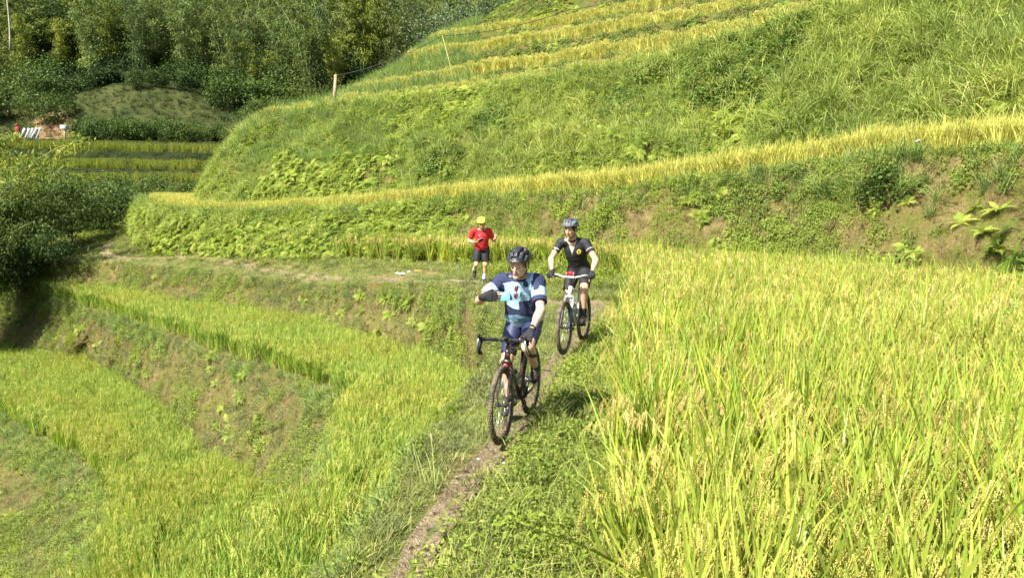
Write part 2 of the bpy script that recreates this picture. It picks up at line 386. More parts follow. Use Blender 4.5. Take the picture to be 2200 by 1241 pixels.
cv = {k: curve(v, wig=w, seed=i * 31, zwig=z) for i, (k, v, w, z) in enumerate([
    ('E1top', E1top, .22, .05), ('E1toe', E1toe, .2, 0), ('E2top', E2top, .25, .03), ('E2toe', E2toe, .3, 0), ('E3top', E3top, .3, .03), ('E3toe', E3toe, .4, .1), ('E4', E4, 1, .4),
    ('RL', RL, .10, .02), ('R1toe', R1toe, .12, .0), ('R1top', R1top, .35, .08), ('T1b', T1b, .2, .0), ('R2top', R2top, .6, .15), ('U1b', U1b, .3, 0), ('U2f', U2f, .35, .06),
    ('U2b', U2b, .3, 0), ('U3f', U3f, .35, .06), ('U3b', U3b, .3, 0), ('U4f', U4f, .35, .06), ('U4b', U4b, .3, 0), ('U5f', U5f, .4, .1), ('U6', U6, .5, .3)])}
a_ = np.linspace(0, 14, NU) < 4.0
PT = {
 'low_slope': Patch(cv['E4'], cv['E3toe'], 10, .3), 'bank3': Patch(cv['E3toe'], cv['E3top'], 36, .16, .1, ease=.5),
 'fieldB': Patch(cv['E3top'], cv['E2toe'], 8), 'bank2': Patch(cv['E2toe'], cv['E2top'], 44, .16, .12, ease=.5),
 'fieldA': Patch(cv['E2top'], cv['E1toe'], 8), 'bank1': Patch(cv['E1toe'], cv['E1top'], 40, .13, .05, ease=.7),
 'shelf': Patch(cv['E1top'], cv['RL'], 34, .035, fscale=.9), 'fieldR': Patch(cv['RL'], cv['R1toe'], 10),
 'bankR1': Patch(cv['R1toe'], cv['R1top'], 60, .26, .12, fscale=.9, ease=.6), 'fieldT1': Patch(cv['R1top'], cv['T1b'], 6),
 'bankR2': Patch(cv['T1b'], cv['R2top'], 60, .75, .15, fscale=.5, ease=.35), 'fieldU1': Patch(cv['R2top'], cv['U1b'], 4),
 'bankU2': Patch(cv['U1b'], cv['U2f'], 12, .15, fscale=1, ease=.4), 'fieldU2': Patch(cv['U2f'], cv['U2b'], 4),
 'bankU3': Patch(cv['U2b'], cv['U3f'], 14, .15, fscale=1, ease=.4), 'fieldU3': Patch(cv['U3f'], cv['U3b'], 4),
 'bankU4': Patch(cv['U3b'], cv['U4f'], 14, .15, fscale=1, ease=.4), 'fieldU4': Patch(cv['U4f'], cv['U4b'], 4),
 'bankU5': Patch(cv['U4b'], cv['U5f'], 14, .2, fscale=1, ease=.4), 'top': Patch(cv['U5f'], cv['U6'], 10, .3),
}
for k, nm, mt in [('low_slope', 'hillside', 'slope_soil'), ('bank3', 'earth_bank', 'clay'), ('fieldB', 'field_ground', 'field_under'), ('bank2', 'earth_bank', 'clay'), ('fieldA', 'field_ground', 'field_under'),
                  ('bank1', 'earth_bank', 'clay'), ('shelf', 'ground', 'turf'), ('fieldR', 'field_ground', 'field_under'), ('bankR1', 'earth_bank', 'clay'), ('fieldT1', 'field_ground', 'field_under'),
                  ('bankR2', 'hillside', 'slope_soil'), ('fieldU1', 'field_ground', 'field_under'), ('bankU2', 'earth_bank', 'slope_soil'), ('fieldU2', 'field_ground', 'field_under'),
                  ('bankU3', 'earth_bank', 'slope_soil'), ('fieldU3', 'field_ground', 'field_under'), ('bankU4', 'earth_bank', 'slope_soil'), ('fieldU4', 'field_ground', 'field_under'),
                  ('bankU5', 'earth_bank', 'slope_soil'), ('top', 'hillside', 'slope_soil')]:
    PT[k].obj(nm, M[mt])
# far valley, mound and forest hill
bc = [-900, -300, 0, 100, 250, 400, 520, 700, 900, 1300, 2000]
def bgc(pys, D, dd=0):
    pys = [pys] * 11 if np.isscalar(pys) else pys
    return [P(x, y, D + dd * i) for i, (x, y) in enumerate(zip(bc, pys))]
V = [bgc(560, 47), bgc(455, 52), bgc(418, 55.5), bgc(392, 57), None, bgc([357, 357, 358, 360, 362, 364, 366, 368, 370, 372, 375], 60.5), None,
     bgc([318, 318, 319, 321, 324, 328, 331, 335, 338, 340, 345], 64), None, bgc([290, 292, 298, 300, 301, 304, 307, 310, 312, 315, 318], 68), None,
     bgc([200, 235, 236, 222, 184, 196, 236, 245, 250, 250, 250], 80), bgc([170, 190, 195, 185, 165, 172, 195, 200, 200, 190, 180], 88), bgc([60, 60, 70, 75, 80, 80, 80, 80, 70, 60, 50], 108),
     bgc([-120, -120, -110, -110, -110, -110, -110, -110, -120, -130, -130], 135), bgc([-330] * 11, 175)]
V[4] = [p + [0, 1.8, 0] for p in V[3]]; V[6] = [p + [0, 1.8, 0] for p in V[5]]; V[8] = [p + [0, 2.2, 0] for p in V[7]]; V[10] = [p + [0, 2.5, .1] for p in V[9]]
NBG = 300
Vc = [curve(v, NBG, wig=.5, seed=400 + i, zwig=.12) for i, v in enumerate(V)]
BG = []
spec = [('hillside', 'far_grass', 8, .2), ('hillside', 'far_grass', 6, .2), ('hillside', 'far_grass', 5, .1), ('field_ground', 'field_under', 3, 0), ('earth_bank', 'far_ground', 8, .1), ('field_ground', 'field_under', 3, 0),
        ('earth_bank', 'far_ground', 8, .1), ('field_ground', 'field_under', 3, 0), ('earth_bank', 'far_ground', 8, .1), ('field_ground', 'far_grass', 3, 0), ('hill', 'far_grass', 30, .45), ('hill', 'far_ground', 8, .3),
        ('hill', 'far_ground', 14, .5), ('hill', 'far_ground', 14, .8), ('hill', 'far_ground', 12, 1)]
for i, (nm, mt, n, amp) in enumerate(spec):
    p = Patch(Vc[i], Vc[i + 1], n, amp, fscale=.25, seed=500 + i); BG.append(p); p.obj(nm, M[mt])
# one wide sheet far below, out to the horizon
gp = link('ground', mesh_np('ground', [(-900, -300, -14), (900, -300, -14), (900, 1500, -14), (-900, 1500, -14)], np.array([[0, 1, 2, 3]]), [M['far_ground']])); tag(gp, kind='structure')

# ------------------------------------------------------------ the path
pn = [L(-1.2, 2.2), L(-.95, 3.3)] + [G(x, y) for x, y in [(868, 1250), (920, 1150), (985, 1060), (1030, 1005), (1078, 955), (1130, 878), (1180, 802), (1222, 748), (1262, 702), (1285, 672), (1272, 652), (1190, 652), (1120, 636),
     (1045, 612), (985, 603), (900, 598)]] + [P(780, 590, 21.8), P(640, 578, 25), P(450, 562, 28.6), P(330, 556, 31.3), P(240, 548, 33), P(225, 536, 34.5), P(250, 508, 37.5), P(272, 475, 45), P(274, 456, 57)]
PATH = curve(pn, 420, wig=.05, seed=77, zwig=0)
from mathutils.kdtree import KDTree
sh_pts = PT['shelf'].g.reshape(-1, 3)
kd = KDTree(len(sh_pts))
for i, p in enumerate(sh_pts): kd.insert((p[0], p[1], 0), i)
kd.balance()
def shelf_z(x, y):
    s_, w_ = 0, 0
    for co, i, d in kd.find_n((x, y, 0), 4): s_ += sh_pts[i][2] / (d + .02); w_ += 1 / (d + .02)
    return s_ / w_
tan = np.gradient(PATH, axis=0); tan /= np.linalg.norm(tan, axis=1, keepdims=True); nrm = np.stack([-tan[:, 1], tan[:, 0], 0 * tan[:, 0]], 1)
pw = .12 + .05 * fbm(PATH, .9, 3, 5) + .30 * np.exp(-((PATH[:, 1] - 14.6) / 1.5) ** 2) + .10 * np.clip((PATH[:, 1] - 30) / 6, 0, 1)
offs = np.linspace(-1, 1, 13); pv = []
for k, o in enumerate(offs):
    q = PATH + nrm * (pw * o * (1 + .25 * fbm(PATH + k * 3, 2.5, 3, 8)))[:, None]
    z = np.array([shelf_z(x, y) for x, y in q[:, :2]])
    q[:, 2] = z + .012 + .012 * fbm(q, 6, 3, 9) - .035 * (1 - abs(o)) ** 1.5 + .014 * np.abs(fbm(q, 14, 2, 19)) + (-.02 if abs(o) == 1 else 0)
    pv.append(q)
pv = np.array(pv); m_, n_ = pv.shape[:2]; ii = np.arange(m_ - 1)[:, None] * n_ + np.arange(n_ - 1)[None]
path_o = link('path', mesh_np('path', pv.reshape(-1, 3) + [0, 0, .012], np.stack([ii, ii + n_, ii + n_ + 1, ii + 1], -1).reshape(-1, 4), [M['path']], True)); tag(path_o, kind='structure')
def path_dist(p):
    d = np.full(len(p), 99.)
    for a in range(0, len(PATH), 3): d = np.minimum(d, np.hypot(p[:, 0] - PATH[a, 0], p[:, 1] - PATH[a, 1]))
    return d

# the brown cutting at the left foot of the mound
mg = BG[10].g; mm, nn2 = mg.shape[:2]; cut_v = mg + BG[10].n * .12
ii2 = np.arange(mm - 1)[:, None] * nn2 + np.arange(nn2 - 1)[None]; F_ = np.stack([ii2, ii2 + 1, ii2 + nn2 + 1, ii2 + nn2], -1).reshape(-1, 4); cc = cut_v.reshape(-1, 3)[F_].mean(1)
cpx = 1100 + cc[:, 0] / cc[:, 1] * FPX; cpy = HORIZON - (cc[:, 2] - CAMZ) / cc[:, 1] * FPX
kk = (np.hypot((cpx - 132) / 46, (cpy - 278) / 34) + .3 * fbm(cc, .9, 3, 3)) < 1
used = np.unique(F_[kk]); mp_ = -np.ones(len(cut_v.reshape(-1, 3)), int); mp_[used] = np.arange(len(used))
M['cutting'] = soil_mat('brown_cutting', (0.20, 0.13, 0.07), (0.33, 0.22, 0.12), None, scale=.8, bump=1.0, fine=3, streak=True)
o = link('earth_bank', mesh_np('earth_bank', cut_v.reshape(-1, 3)[used], mp_[F_[kk]], [M['cutting']], True)); tag(o, kind='structure')

# ============================================================ vegetation
def strips(base, dirs, L_, w, bend, nseg, tint, side=None, fold=0.0, tw=None, taper=0.6, sag=None):
    """many curved tapering blades at once. base (n,3) dirs (n,3) unit, bend (n,) how far the tip falls outwards"""
    n = len(base); s = np.linspace(0, 1, nseg + 1)
    out = dirs.copy(); out[:, 2] = 0; ln = np.linalg.norm(out, axis=1, keepdims=True); out = out / (ln + 1e-6)
    if side is None: side = np.stack([-out[:, 1], out[:, 0], 0 * out[:, 0]], 1)
    if tw is not None:
        c, s_ = np.cos(tw)[:, None], np.sin(tw)[:, None]; side = side * c + np.cross(dirs, side) * s_
    V = np.zeros((n, nseg + 1, 2, 3))
    for k, t in enumerate(s):
        ang = bend * t
        d2 = L_ * t
        ctr = base + dirs * (d2 * (1 - 0.18 * np.abs(ang)))[:, None] + out * (L_ * .42 * bend * t ** 2.2)[:, None] - np.array([0, 0, 1.0]) * (L_ * .30 * bend ** 2 * t ** 2.6)[:, None]
        ww = w * (min(1.0, .45 + 2.5 * t) if taper < 1 else 1) * max(0.04, (1 - t ** (1.6 / taper)))
        V[:, k, 0] = ctr - side * (ww / 2)[:, None]; V[:, k, 1] = ctr + side * (ww / 2)[:, None]
    i = np.arange(n)[:, None] * (nseg + 1) * 2 + np.arange(nseg)[None] * 2
    F = np.stack([i, i + 1, i + 3, i + 2], -1).reshape(-1, 4)
    return V.reshape(-1, 3), F, np.repeat(tint, (nseg + 1) * 2)
def grains(pos, d, ln, r, tint):
    """elongated octahedra (8 triangles)"""
    n = len(pos); d = d / (np.linalg.norm(d, axis=1, keepdims=True) + 1e-9)
    a = np.cross(d, rng.normal(size=(n, 3))); a /= np.linalg.norm(a, axis=1, keepdims=True) + 1e-9; b = np.cross(d, a)
    V = np.stack([pos - d * ln / 2, pos + a * r, pos + b * r, pos - a * r, pos - b * r, pos + d * ln / 2], 1)
    o = np.arange(n)[:, None, None] * 6
    f = np.array([[0, 2, 1], [0, 3, 2], [0, 4, 3], [0, 1, 4], [5, 1, 2], [5, 2, 3], [5, 3, 4], [5, 4, 1]])[None]
    return V.reshape(-1, 3), (o + f).reshape(-1, 3), np.repeat(tint, 6)
class Acc:
    def __init__(s): s.v = []; s.f = []; s.m = []; s.t = []; s.n = 0
    def add(s, vft, m=0):
        v, f, t = vft
        if len(v) == 0: return s
        s.v.append(v); s.f.append(np.asarray(f) + s.n); s.m.append(np.full(len(f), m)); s.t.append(t); s.n += len(v); return s
    def mesh(s, name, mats, smooth=False):
        q = [i for i, f in enumerate(s.f) if f.shape[1] == 4]; r = [i for i, f in enumerate(s.f) if f.shape[1] == 3]
        return mesh_np(name, np.concatenate(s.v), [s.f[i] for i in q + r], mats, smooth, np.concatenate([s.m[i] for i in q + r]), {'tint': np.concatenate(s.t)})
def rd(n, lean, up=1.0):
    a = rng.random(n) * 2 * math.pi; l = np.abs(rng.normal(size=n)) * lean
    d = np.stack([np.cos(a) * l, np.sin(a) * l, np.full(n, up)], 1); return d / np.linalg.norm(d, axis=1, keepdims=True)
def disc(n, r):
    a = rng.random(n) * 2 * math.pi; q = r * np.sqrt(rng.random(n)); return np.stack([np.cos(a) * q, np.sin(a) * q, 0 * q], 1)

M['rice_gold'] = leaf_mat('ripening_rice_leaf', (0.17, 0.31, 0.03), (0.42, 0.46, 0.05), (0.48, 0.38, 0.13), .26, patch=.35, patch_col=(0.32, 0.38, 0.06), spec=.35, rough=.45)
M['grain_gold'] = leaf_mat('rice_grain', (0.48, 0.39, 0.11), (0.68, 0.57, 0.21), (0.42, 0.27, 0.08), .12, patch=.35, patch_col=(0.50, 0.46, 0.10), rough=.6)
M['rice_green'] = leaf_mat('green_rice_leaf', (0.15, 0.31, 0.04), (0.37, 0.47, 0.075), (0.5, 0.42, 0.14), .30, patch=.30, patch_col=(0.32, 0.42, 0.04), spec=.3, rough=.45)
M['rice_yellow'] = leaf_mat('yellow_rice_leaf', (0.46, 0.48, 0.09), (0.68, 0.64, 0.17), (0.55, 0.45, 0.16), .3)
M['grain_yellow'] = leaf_mat('yellow_rice_grain', (0.66, 0.62, 0.20), (0.80, 0.75, 0.31), None, .2)
M['grain_green'] = leaf_mat('green_rice_grain', (0.38, 0.46, 0.08), (0.52, 0.56, 0.13), None, .2, patch=.3, patch_col=(0.50, 0.46, 0.11))
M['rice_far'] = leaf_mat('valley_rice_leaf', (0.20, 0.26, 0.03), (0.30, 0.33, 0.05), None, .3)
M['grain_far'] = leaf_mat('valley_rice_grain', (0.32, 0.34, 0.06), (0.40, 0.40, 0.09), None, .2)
M['grass'] = leaf_mat('wild_grass', (0.18, 0.25, 0.045), (0.40, 0.43, 0.11), (0.45, 0.36, 0.18), .35, patch=.5, patch_col=(0.26, 0.33, 0.07))
M['grass_blue'] = leaf_mat('blue_green_grass', (0.13, 0.22, 0.055), (0.29, 0.37, 0.10), (0.45, 0.40, 0.22), .3)
M['grass_dry'] = leaf_mat('dry_trodden_grass', (0.10, 0.13, 0.04), (0.28, 0.28, 0.12), (0.55, 0.49, 0.33), .25, patch=.9, patch_col=(0.22, 0.26, 0.08))
M['tall'] = leaf_mat('tall_slope_grass', (0.24, 0.33, 0.055), (0.52, 0.55, 0.14), (0.5, 0.45, 0.2), .32, patch=.3, patch_col=(0.20, 0.29, 0.065), spec=.3)
M['weed'] = leaf_mat('broad_weed_leaf', (0.11, 0.18, 0.03), (0.29, 0.35, 0.065), (0.35, 0.33, 0.1), .38, patch=.6, patch_col=(0.26, 0.33, 0.04))
M['fern'] = leaf_mat('fern_leaf', (0.17, 0.27, 0.035), (0.42, 0.47, 0.09), (0.36, 0.30, 0.10), .38, patch=.4, patch_col=(0.30, 0.36, 0.05))
M['dark_leaf'] = leaf_mat('dark_shrub_leaf', (0.035, 0.07, 0.018), (0.09, 0.145, 0.03), None, .2, spec=.2)
M['stem'] = plain('plant_stem', (0.18, 0.17, 0.06), .8)

def nrm1(v): return v / (np.linalg.norm(v) + 1e-9)
def rice(nb, npan, grain_ln, ng, gr, lean=.16, h=.86, seg=5, w=.013, mats=('rice_gold', 'grain_gold'), tall=1.0):
    a = Acc()
    n = nb; L_ = h * tall * (0.72 + .38 * rng.random(n)); b = disc(n, .07)
    a.add(strips(b, rd(n, lean), L_, w * (.8 + .5 * rng.random(n)), .15 + .75 * rng.random(n) ** 2, seg, rng.random(n), tw=rng.normal(size=n) * .7))
    # lower dead-looking stalks
    n2 = int(nb * .9); a.add(strips(disc(n2, .09), rd(n2, .22), h * (.40 + .3 * rng.random(n2)), np.full(n2, w * .8), .2 + .9 * rng.random(n2), 3, np.where(rng.random(n2) < .42, .99, .6 + .3 * rng.random(n2))))
    for k in range(npan):
        az = rng.random() * 6.283; ln = .16 + .10 * rng.random(); top = h * (.66 + .17 * rng.random()); b0 = disc(1, .06)[0]
        o = np.array([math.cos(az), math.sin(az), 0]); st = b0 + o * .07 + np.array([0, 0, top])
        a.add(strips(b0[None], ((st - b0) / np.linalg.norm(st - b0))[None], np.array([np.linalg.norm(st - b0)]), np.array([.005]), np.array([0.]), 2, np.array([.3])))
        nbr = 7 if grain_ln < .012 else (5 if grain_ln < .02 else 3)
        droop = .8 + .7 * rng.random()
        for j in range(nbr):                       # arching rachis with hanging strings of grain
            t0 = j / nbr; th = droop * (0.3 + t0 * 1.1); c = st + ln * (o * math.sin(min(th, 1.5)) * (.35 + .5 * t0) + np.array([0, 0, 1]) * (.42 * math.sin(t0 * 2.2) - .55 * t0 * t0 * droop))
            c = c + rng.normal(size=3) * .005
            hang = np.array([o[0] * .35, o[1] * .35, -1.0]) + rng.normal(size=3) * .14; hang /= np.linalg.norm(hang)
            bl = .065 + .055 * rng.random(); m = max(2, int(bl / grain_ln * 1.55)); s = (np.arange(m) + .5)[:, None] / m
            sd_ = nrm1(np.cross(hang, rng.normal(size=3)))
            pp = c + hang * s * bl + sd_[None] * gr * .75 * np.where(np.arange(m) % 2, 1, -1)[:, None] + o[None] * (.012 * np.sin(s * 3)) + rng.normal(size=(m, 3)) * gr * .2
            a.add(grains(pp, hang[None] + sd_[None] * .25 * np.where(np.arange(m) % 2, 1, -1)[:, None] + rng.normal(size=(m, 3)) * .1, grain_ln, gr, np.clip(.5 + .25 * rng.normal() + .2 * rng.normal(size=m), 0, .92)), 1)
            a.add(strips(c[None], hang[None], np.array([bl]), np.array([.006 if grain_ln < .012 else .010]), np.array([.1]), 2, np.array([.15 + .5 * rng.random()]), taper=1.0), 1)
    return a.mesh('rice_hill', [M[m] for m in mats])
def protos(name, meshes):
    col = bpy.data.collections.new(name)
    for i, me in enumerate(meshes):
        o = bpy.data.objects.new('%s_%02d' % (name, i), me); col.objects.link(o)
    return col
def swap(col, name, mats):
    c = bpy.data.collections.new(name)
    for i, o in enumerate(col.objects):
        me = o.data.copy(); me.materials.clear()
        for m in mats: me.materials.append(M[m])
        c.objects.link(bpy.data.objects.new('%s_%02d' % (name, i), me))
    return c
def tuft(n, h, w, lean, bend, mat, rad=.06, seg=4, mats=None):
    a = Acc(); a.add(strips(disc(n, rad), rd(n, lean), h * (.5 + .6 * rng.random(n)), w * (.7 + .6 * rng.random(n)), bend * (.3 + rng.random(n)), seg, rng.random(n), tw=rng.normal(size=n) * .6))
    return a.mesh('tuft', [M[mat]])
def leafy(n, r, h, ls, mat, droop=.4, stems=4, quad=True, aspect=.5):
    """broad-leaved weed: pointed oval leaves on short stems"""
    a = Acc(); c = disc(n, r); z = h * (.15 + .85 * rng.random(n) ** .8) * (1 - .5 * (np.linalg.norm(c, axis=1) / r) ** 2); c[:, 2] = z
    az = rng.random(n) * 6.283; tilt = rng.normal(size=n) * .45 - droop * .3
    d = np.stack([np.cos(az) * np.cos(tilt), np.sin(az) * np.cos(tilt), np.sin(tilt)], 1); up = np.array([0, 0, 1.0]) + rng.normal(size=(n, 3)) * .35
    s = np.cross(d, up); s /= np.linalg.norm(s, axis=1, keepdims=True); nn = np.cross(s, d); l = (ls * (.6 + .8 * rng.random(n)))[:, None]; w = l * aspect / 2
    V = np.stack([c, c + d * l * .35 + s * w + nn * l * .06, c + d * l * .42, c + d * l * .35 - s * w + nn * l * .06, c + d * l * .75 + s * w * .6 - nn * l * .02, c + d * l * .75 - s * w * .6 - nn * l * .02, c + d * l - nn * l * .12], 1)
    f = np.array([[0, 1, 2], [0, 2, 3], [1, 4, 2], [3, 2, 5], [2, 4, 6], [2, 6, 5]]); o = np.arange(n)[:, None, None] * 7
    a.add((V.reshape(-1, 3), (o + f).reshape(-1, 3), np.repeat(rng.random(n), 7)))
    if stems:
        b = disc(stems, r * .3); e = disc(stems, r * .9); e[:, 2] = h * .8; dd = e - b; ll = np.linalg.norm(dd, axis=1)
        a.add(strips(b, dd / ll[:, None], ll, np.full(stems, .004), np.zeros(stems), 2, np.full(stems, .4)))
    return a.mesh('weed', [M[mat]])
def fern(nf, ln, mat, npin=16):
    a = Acc()
    for k in range(nf):
        az = rng.random() * 6.283; o = np.array([math.cos(az), math.sin(az), 0]); s = np.array([-o[1], o[0], 0]); L0 = ln * (.7 + .5 * rng.random()); el = .5 + .7 * rng.random(); tint = rng.random()
        t = (np.arange(npin) + 1.0) / (npin + .5); th = el - 1.5 * t * (.7 + .3 * rng.random())
        dx = np.cumsum(np.cos(th)) * L0 / npin; dz = np.cumsum(np.sin(th)) * L0 / npin
        c = o[None] * dx[:, None] + np.array([0, 0, 1.0]) * dz[:, None]; fw = o[None] * np.cos(th)[:, None] + np.array([0, 0, 1.0]) * np.sin(th)[:, None]
        pl = L0 * .30 * np.sin(np.clip(t * 1.15, 0, 1) ** .7 * math.pi * .97) + .008
        for sg in (-1, 1):
            d = s[None] * sg + fw * .45 + np.array([0, 0, -.25]); d /= np.linalg.norm(d, axis=1, keepdims=True)
            w = fw * (L0 / npin * .42)
            V = np.stack([c - w * .8, c + w, c + d * pl[:, None] * .6 + w * .7, c + d * pl[:, None], c + d * pl[:, None] * .6 - w * .7], 1)
            q = np.arange(npin)[:, None] * 5; F = np.concatenate([q + [0, 1, 2], q + [0, 2, 4], q + [4, 2, 3]])
            a.add((V.reshape(-1, 3), F, np.clip(np.full(npin * 5, tint) + .1 * rng.normal(size=npin * 5), 0, 1)))
    return a.mesh('fern', [M[mat]])

RICE_N = protos('rice_hill_near', [rice(15, 6, .0115, 84, .0028, w=.021, tall=1.22, lean=.20) for _ in range(8)])
RICE_M = protos('rice_hill_mid', [rice(15, 5, .017, 30, .0048, seg=4, w=.019, tall=1.14, lean=.18) for _ in range(5)])
RICE_F = protos('rice_hill_far', [rice(8, 8, .035, 12, .011, seg=3, w=.019) for _ in range(4)])
RICE_MG = protos('rice_green_mid', [rice(17, 5, .017, 28, .0045, seg=4, w=.013, mats=('rice_green', 'grain_green'), h=.80, tall=1.06, lean=.11) for _ in range(5)])
RICE_FG = protos('rice_green_far', [rice(14, 4, .03, 10, .007, seg=3, w=.015, mats=('rice_green', 'grain_green'), h=.80, lean=.11) for _ in range(4)])
RICE_MY = swap(RICE_M, 'rice_yellow_mid', ['rice_yellow', 'grain_yellow']); RICE_FY = swap(RICE_F, 'rice_yellow_far', ['rice_yellow', 'grain_yellow'])
RICE_V = swap(RICE_FG, 'rice_valley', ['rice_far', 'grain_far'])
LAWN = protos('short_grass', [tuft(26, .13, .006, .9, .9, 'grass', .10, 3) for _ in range(4)])
LAWN_D = protos('dry_grass', [tuft(26, .15, .0055, 1.3, .9, 'grass_dry', .11, 3) for _ in range(4)])
MIDG = protos('medium_grass', [tuft(24, .34, .009, .45, 1.0, 'grass', .07, 4) for _ in range(4)])
BLUEG = protos('blue_grass', [tuft(30, .36, .009, .5, .9, 'grass_blue', .09, 4) for _ in range(4)])
TALLG = protos('tall_grass', [tuft(46, .95, .017, .38, 1.25, 'tall', .12, 6) for _ in range(4)])
TALLB = protos('tall_blue_grass', [tuft(40, .95, .015, .34, 1.0, 'grass_blue', .12, 6) for _ in range(3)])
WEED = protos('broad_weed', [leafy(90, .17, .24, .040, 'weed') for _ in range(4)])
WEEDS = protos('small_weed', [leafy(90, .17, .12, .024, 'weed', stems=0) for _ in range(4)])
FERN = protos('fern_clump', [fern(8, .26, 'fern', 14) for _ in range(4)])
FERNB = protos('large_fern_clump', [fern(10, .40, 'fern', 16) for _ in range(3)])
CREEP = protos('creeper_mat', [leafy(130, .26, .13, .05, 'weed', stems=0, aspect=.6) for _ in range(3)])
def scatter(name, label, cat, pts, nn, col, scale=(.8, 1.2), tilt=0.3, zoff=0.0, maxlean=.12, hmask=None, group=None):
    if len(pts) == 0: return
    n = len(pts); me = mesh_np(name, pts + [0, 0, zoff], np.zeros((0, 3), int)) if False else bpy.data.meshes.new(name)
    me.vertices.add(n); me.vertices.foreach_set('co', (pts + np.array([0, 0, zoff])).astype(np.float32).ravel())
    up = nn * tilt + np.array([0, 0, 1.0]) * (1 - tilt) + rng.normal(size=(n, 3)) * maxlean * [1, 1, 0]; up /= np.linalg.norm(up, axis=1, keepdims=True)
    ax = np.arccos(np.clip(up[:, 2], -1, 1)); az = np.arctan2(up[:, 1], up[:, 0])      # tilt towards az: R = Rz(az) Ry(ax) Rz(spin)
    sp = rng.random(n) * 6.283
    ca, sa, cb, sb, cc, sc = np.cos(az), np.sin(az), np.cos(ax), np.sin(ax), np.cos(sp), np.sin(sp)
    R20 = -sb * cc; R21 = sb * sc; R22 = cb; R10 = sa * cb * cc + ca * sc; R00 = ca * cb * cc - sa * sc
    rot = np.stack([np.arctan2(R21, R22), np.arcsin(np.clip(-R20, -1, 1)), np.arctan2(R10, R00)], 1)
    at = me.attributes.new('rot', 'FLOAT_VECTOR', 'POINT'); at.data.foreach_set('vector', rot.astype(np.float32).ravel())
    sc_ = scale[0] + (scale[1] - scale[0]) * rng.random(n)
    if hmask is not None: sc_ = sc_ * hmask
    at = me.attributes.new('scl', 'FLOAT', 'POINT'); at.data.foreach_set('value', sc_.astype(np.float32))
    at = me.attributes.new('pick', 'INT', 'POINT'); at.data.foreach_set('value', rng.integers(0, len(col.objects), n).astype(np.int32))
    me.update(); o = link(name, me); tag(o, label, cat, kind='stuff', group=group)
    ng = bpy.data.node_groups.get('place_' + col.name)
    if ng is None:
        ng = bpy.data.node_groups.new('place_' + col.name, 'GeometryNodeTree')
        ng.interface.new_socket('Geometry', in_out='INPUT', socket_type='NodeSocketGeometry'); ng.interface.new_socket('Geometry', in_out='OUTPUT', socket_type='NodeSocketGeometry')
        gi = ng.nodes.new('NodeGroupInput'); go = ng.nodes.new('NodeGroupOutput'); ip = ng.nodes.new('GeometryNodeInstanceOnPoints')
        ci = ng.nodes.new('GeometryNodeCollectionInfo'); ci.inputs['Collection'].default_value = col; ci.inputs['Separate Children'].default_value = True; ci.inputs['Reset Children'].default_value = True
        def na(nm, ty):
            a = ng.nodes.new('GeometryNodeInputNamedAttribute'); a.data_type = ty; a.inputs['Name'].default_value = nm; return a.outputs[0]
        ip.inputs['Pick Instance'].default_value = True; er = ng.nodes.new('FunctionNodeEulerToRotation')
        lk = ng.links.new
        lk(gi.outputs[0], ip.inputs['Points']); lk(ci.outputs[0], ip.inputs['Instance']); lk(na('pick', 'INT'), ip.inputs['Instance Index'])
        lk(na('rot', 'FLOAT_VECTOR'), er.inputs[0]); lk(er.outputs[0], ip.inputs['Rotation']); lk(na('scl', 'FLOAT'), ip.inputs['Scale']); lk(ip.outputs[0], go.inputs[0])
    md = o.modifiers.new('place', 'NODES'); md.node_group = ng
    return o
def nz(p, sc, s): return fbm(p, sc, 3, s)
def dist(p): return np.hypot(p[:, 0], p[:, 1])

# --- rice
p, n_, v = PT['fieldR'].sample(19, fov=1.3)
d = dist(p); hm = 1 + .08 * nz(p, .5, 3)
for lo, hi, col in [(1.6, 10.5, RICE_N), (10.5, 60, RICE_M)]:
    k = (d >= lo) & (d < hi)
    scatter('rice_plants', 'golden ripe rice with drooping grain heads in the field right of the path, ' + ('nearest part' if lo < 5 else 'back part below the bank'), 'rice', p[k], n_[k], col, (.88, 1.12), .0, hmask=hm[k])
p, n_, v = PT['fieldA'].sample(27, fov=1.4); hm = 1 + .06 * nz(p, .5, 4)
scatter('rice_plants', 'bright green rice on the curved terrace just below the path', 'rice', p, n_, RICE_MG, (.88, 1.08), .0, hmask=hm)
p, n_, v = PT['fieldB'].sample(25, fov=1.5)
scatter('rice_plants', 'green rice on the lowest terrace at the lower left', 'rice', p, n_, RICE_MG, (.9, 1.08), .0)
p, n_, v = PT['fieldT1'].sample(30, vr=(.17, 1), fov=1.4)
scatter('rice_plants', 'long golden rice strip on the first terrace above the earth bank', 'rice', p, n_, RICE_MY, (.85, 1.05), .0, hmask=np.clip(.86 + .025 * p[:, 0] + .07 * nz(p, .6, 9), .62, 1.0))
for k, lb in [('fieldU1', 'thin pale rice strip along the crest of the big green slope'), ('fieldU2', 'golden rice strip on the second terrace up the hillside'), ('fieldU3', 'golden rice strip on the third terrace up the hillside'),
              ('fieldU4', 'golden rice strip on the uppermost terrace in view')]:
    p, n_, v = PT[k].sample(24 if k != 'fieldU1' else 12, vr=(.2, 1), fov=1.4)
    scatter('rice_plants', lb, 'rice', p, n_, RICE_FY, (.85, 1.1) if k != 'fieldU1' else (.6, .8), .0, hmask=1 + .15 * nz(p, .5, 19))
for i, lb in [(3, 'lowest'), (5, 'middle'), (7, 'topmost')]:
    p, n_, v = BG[i].sample(9, fov=.9); scatter('rice_plants', '%s of the three shaded rice strips in the valley behind' % lb, 'rice', p, n_, RICE_V, (1.0, 1.3), 0)

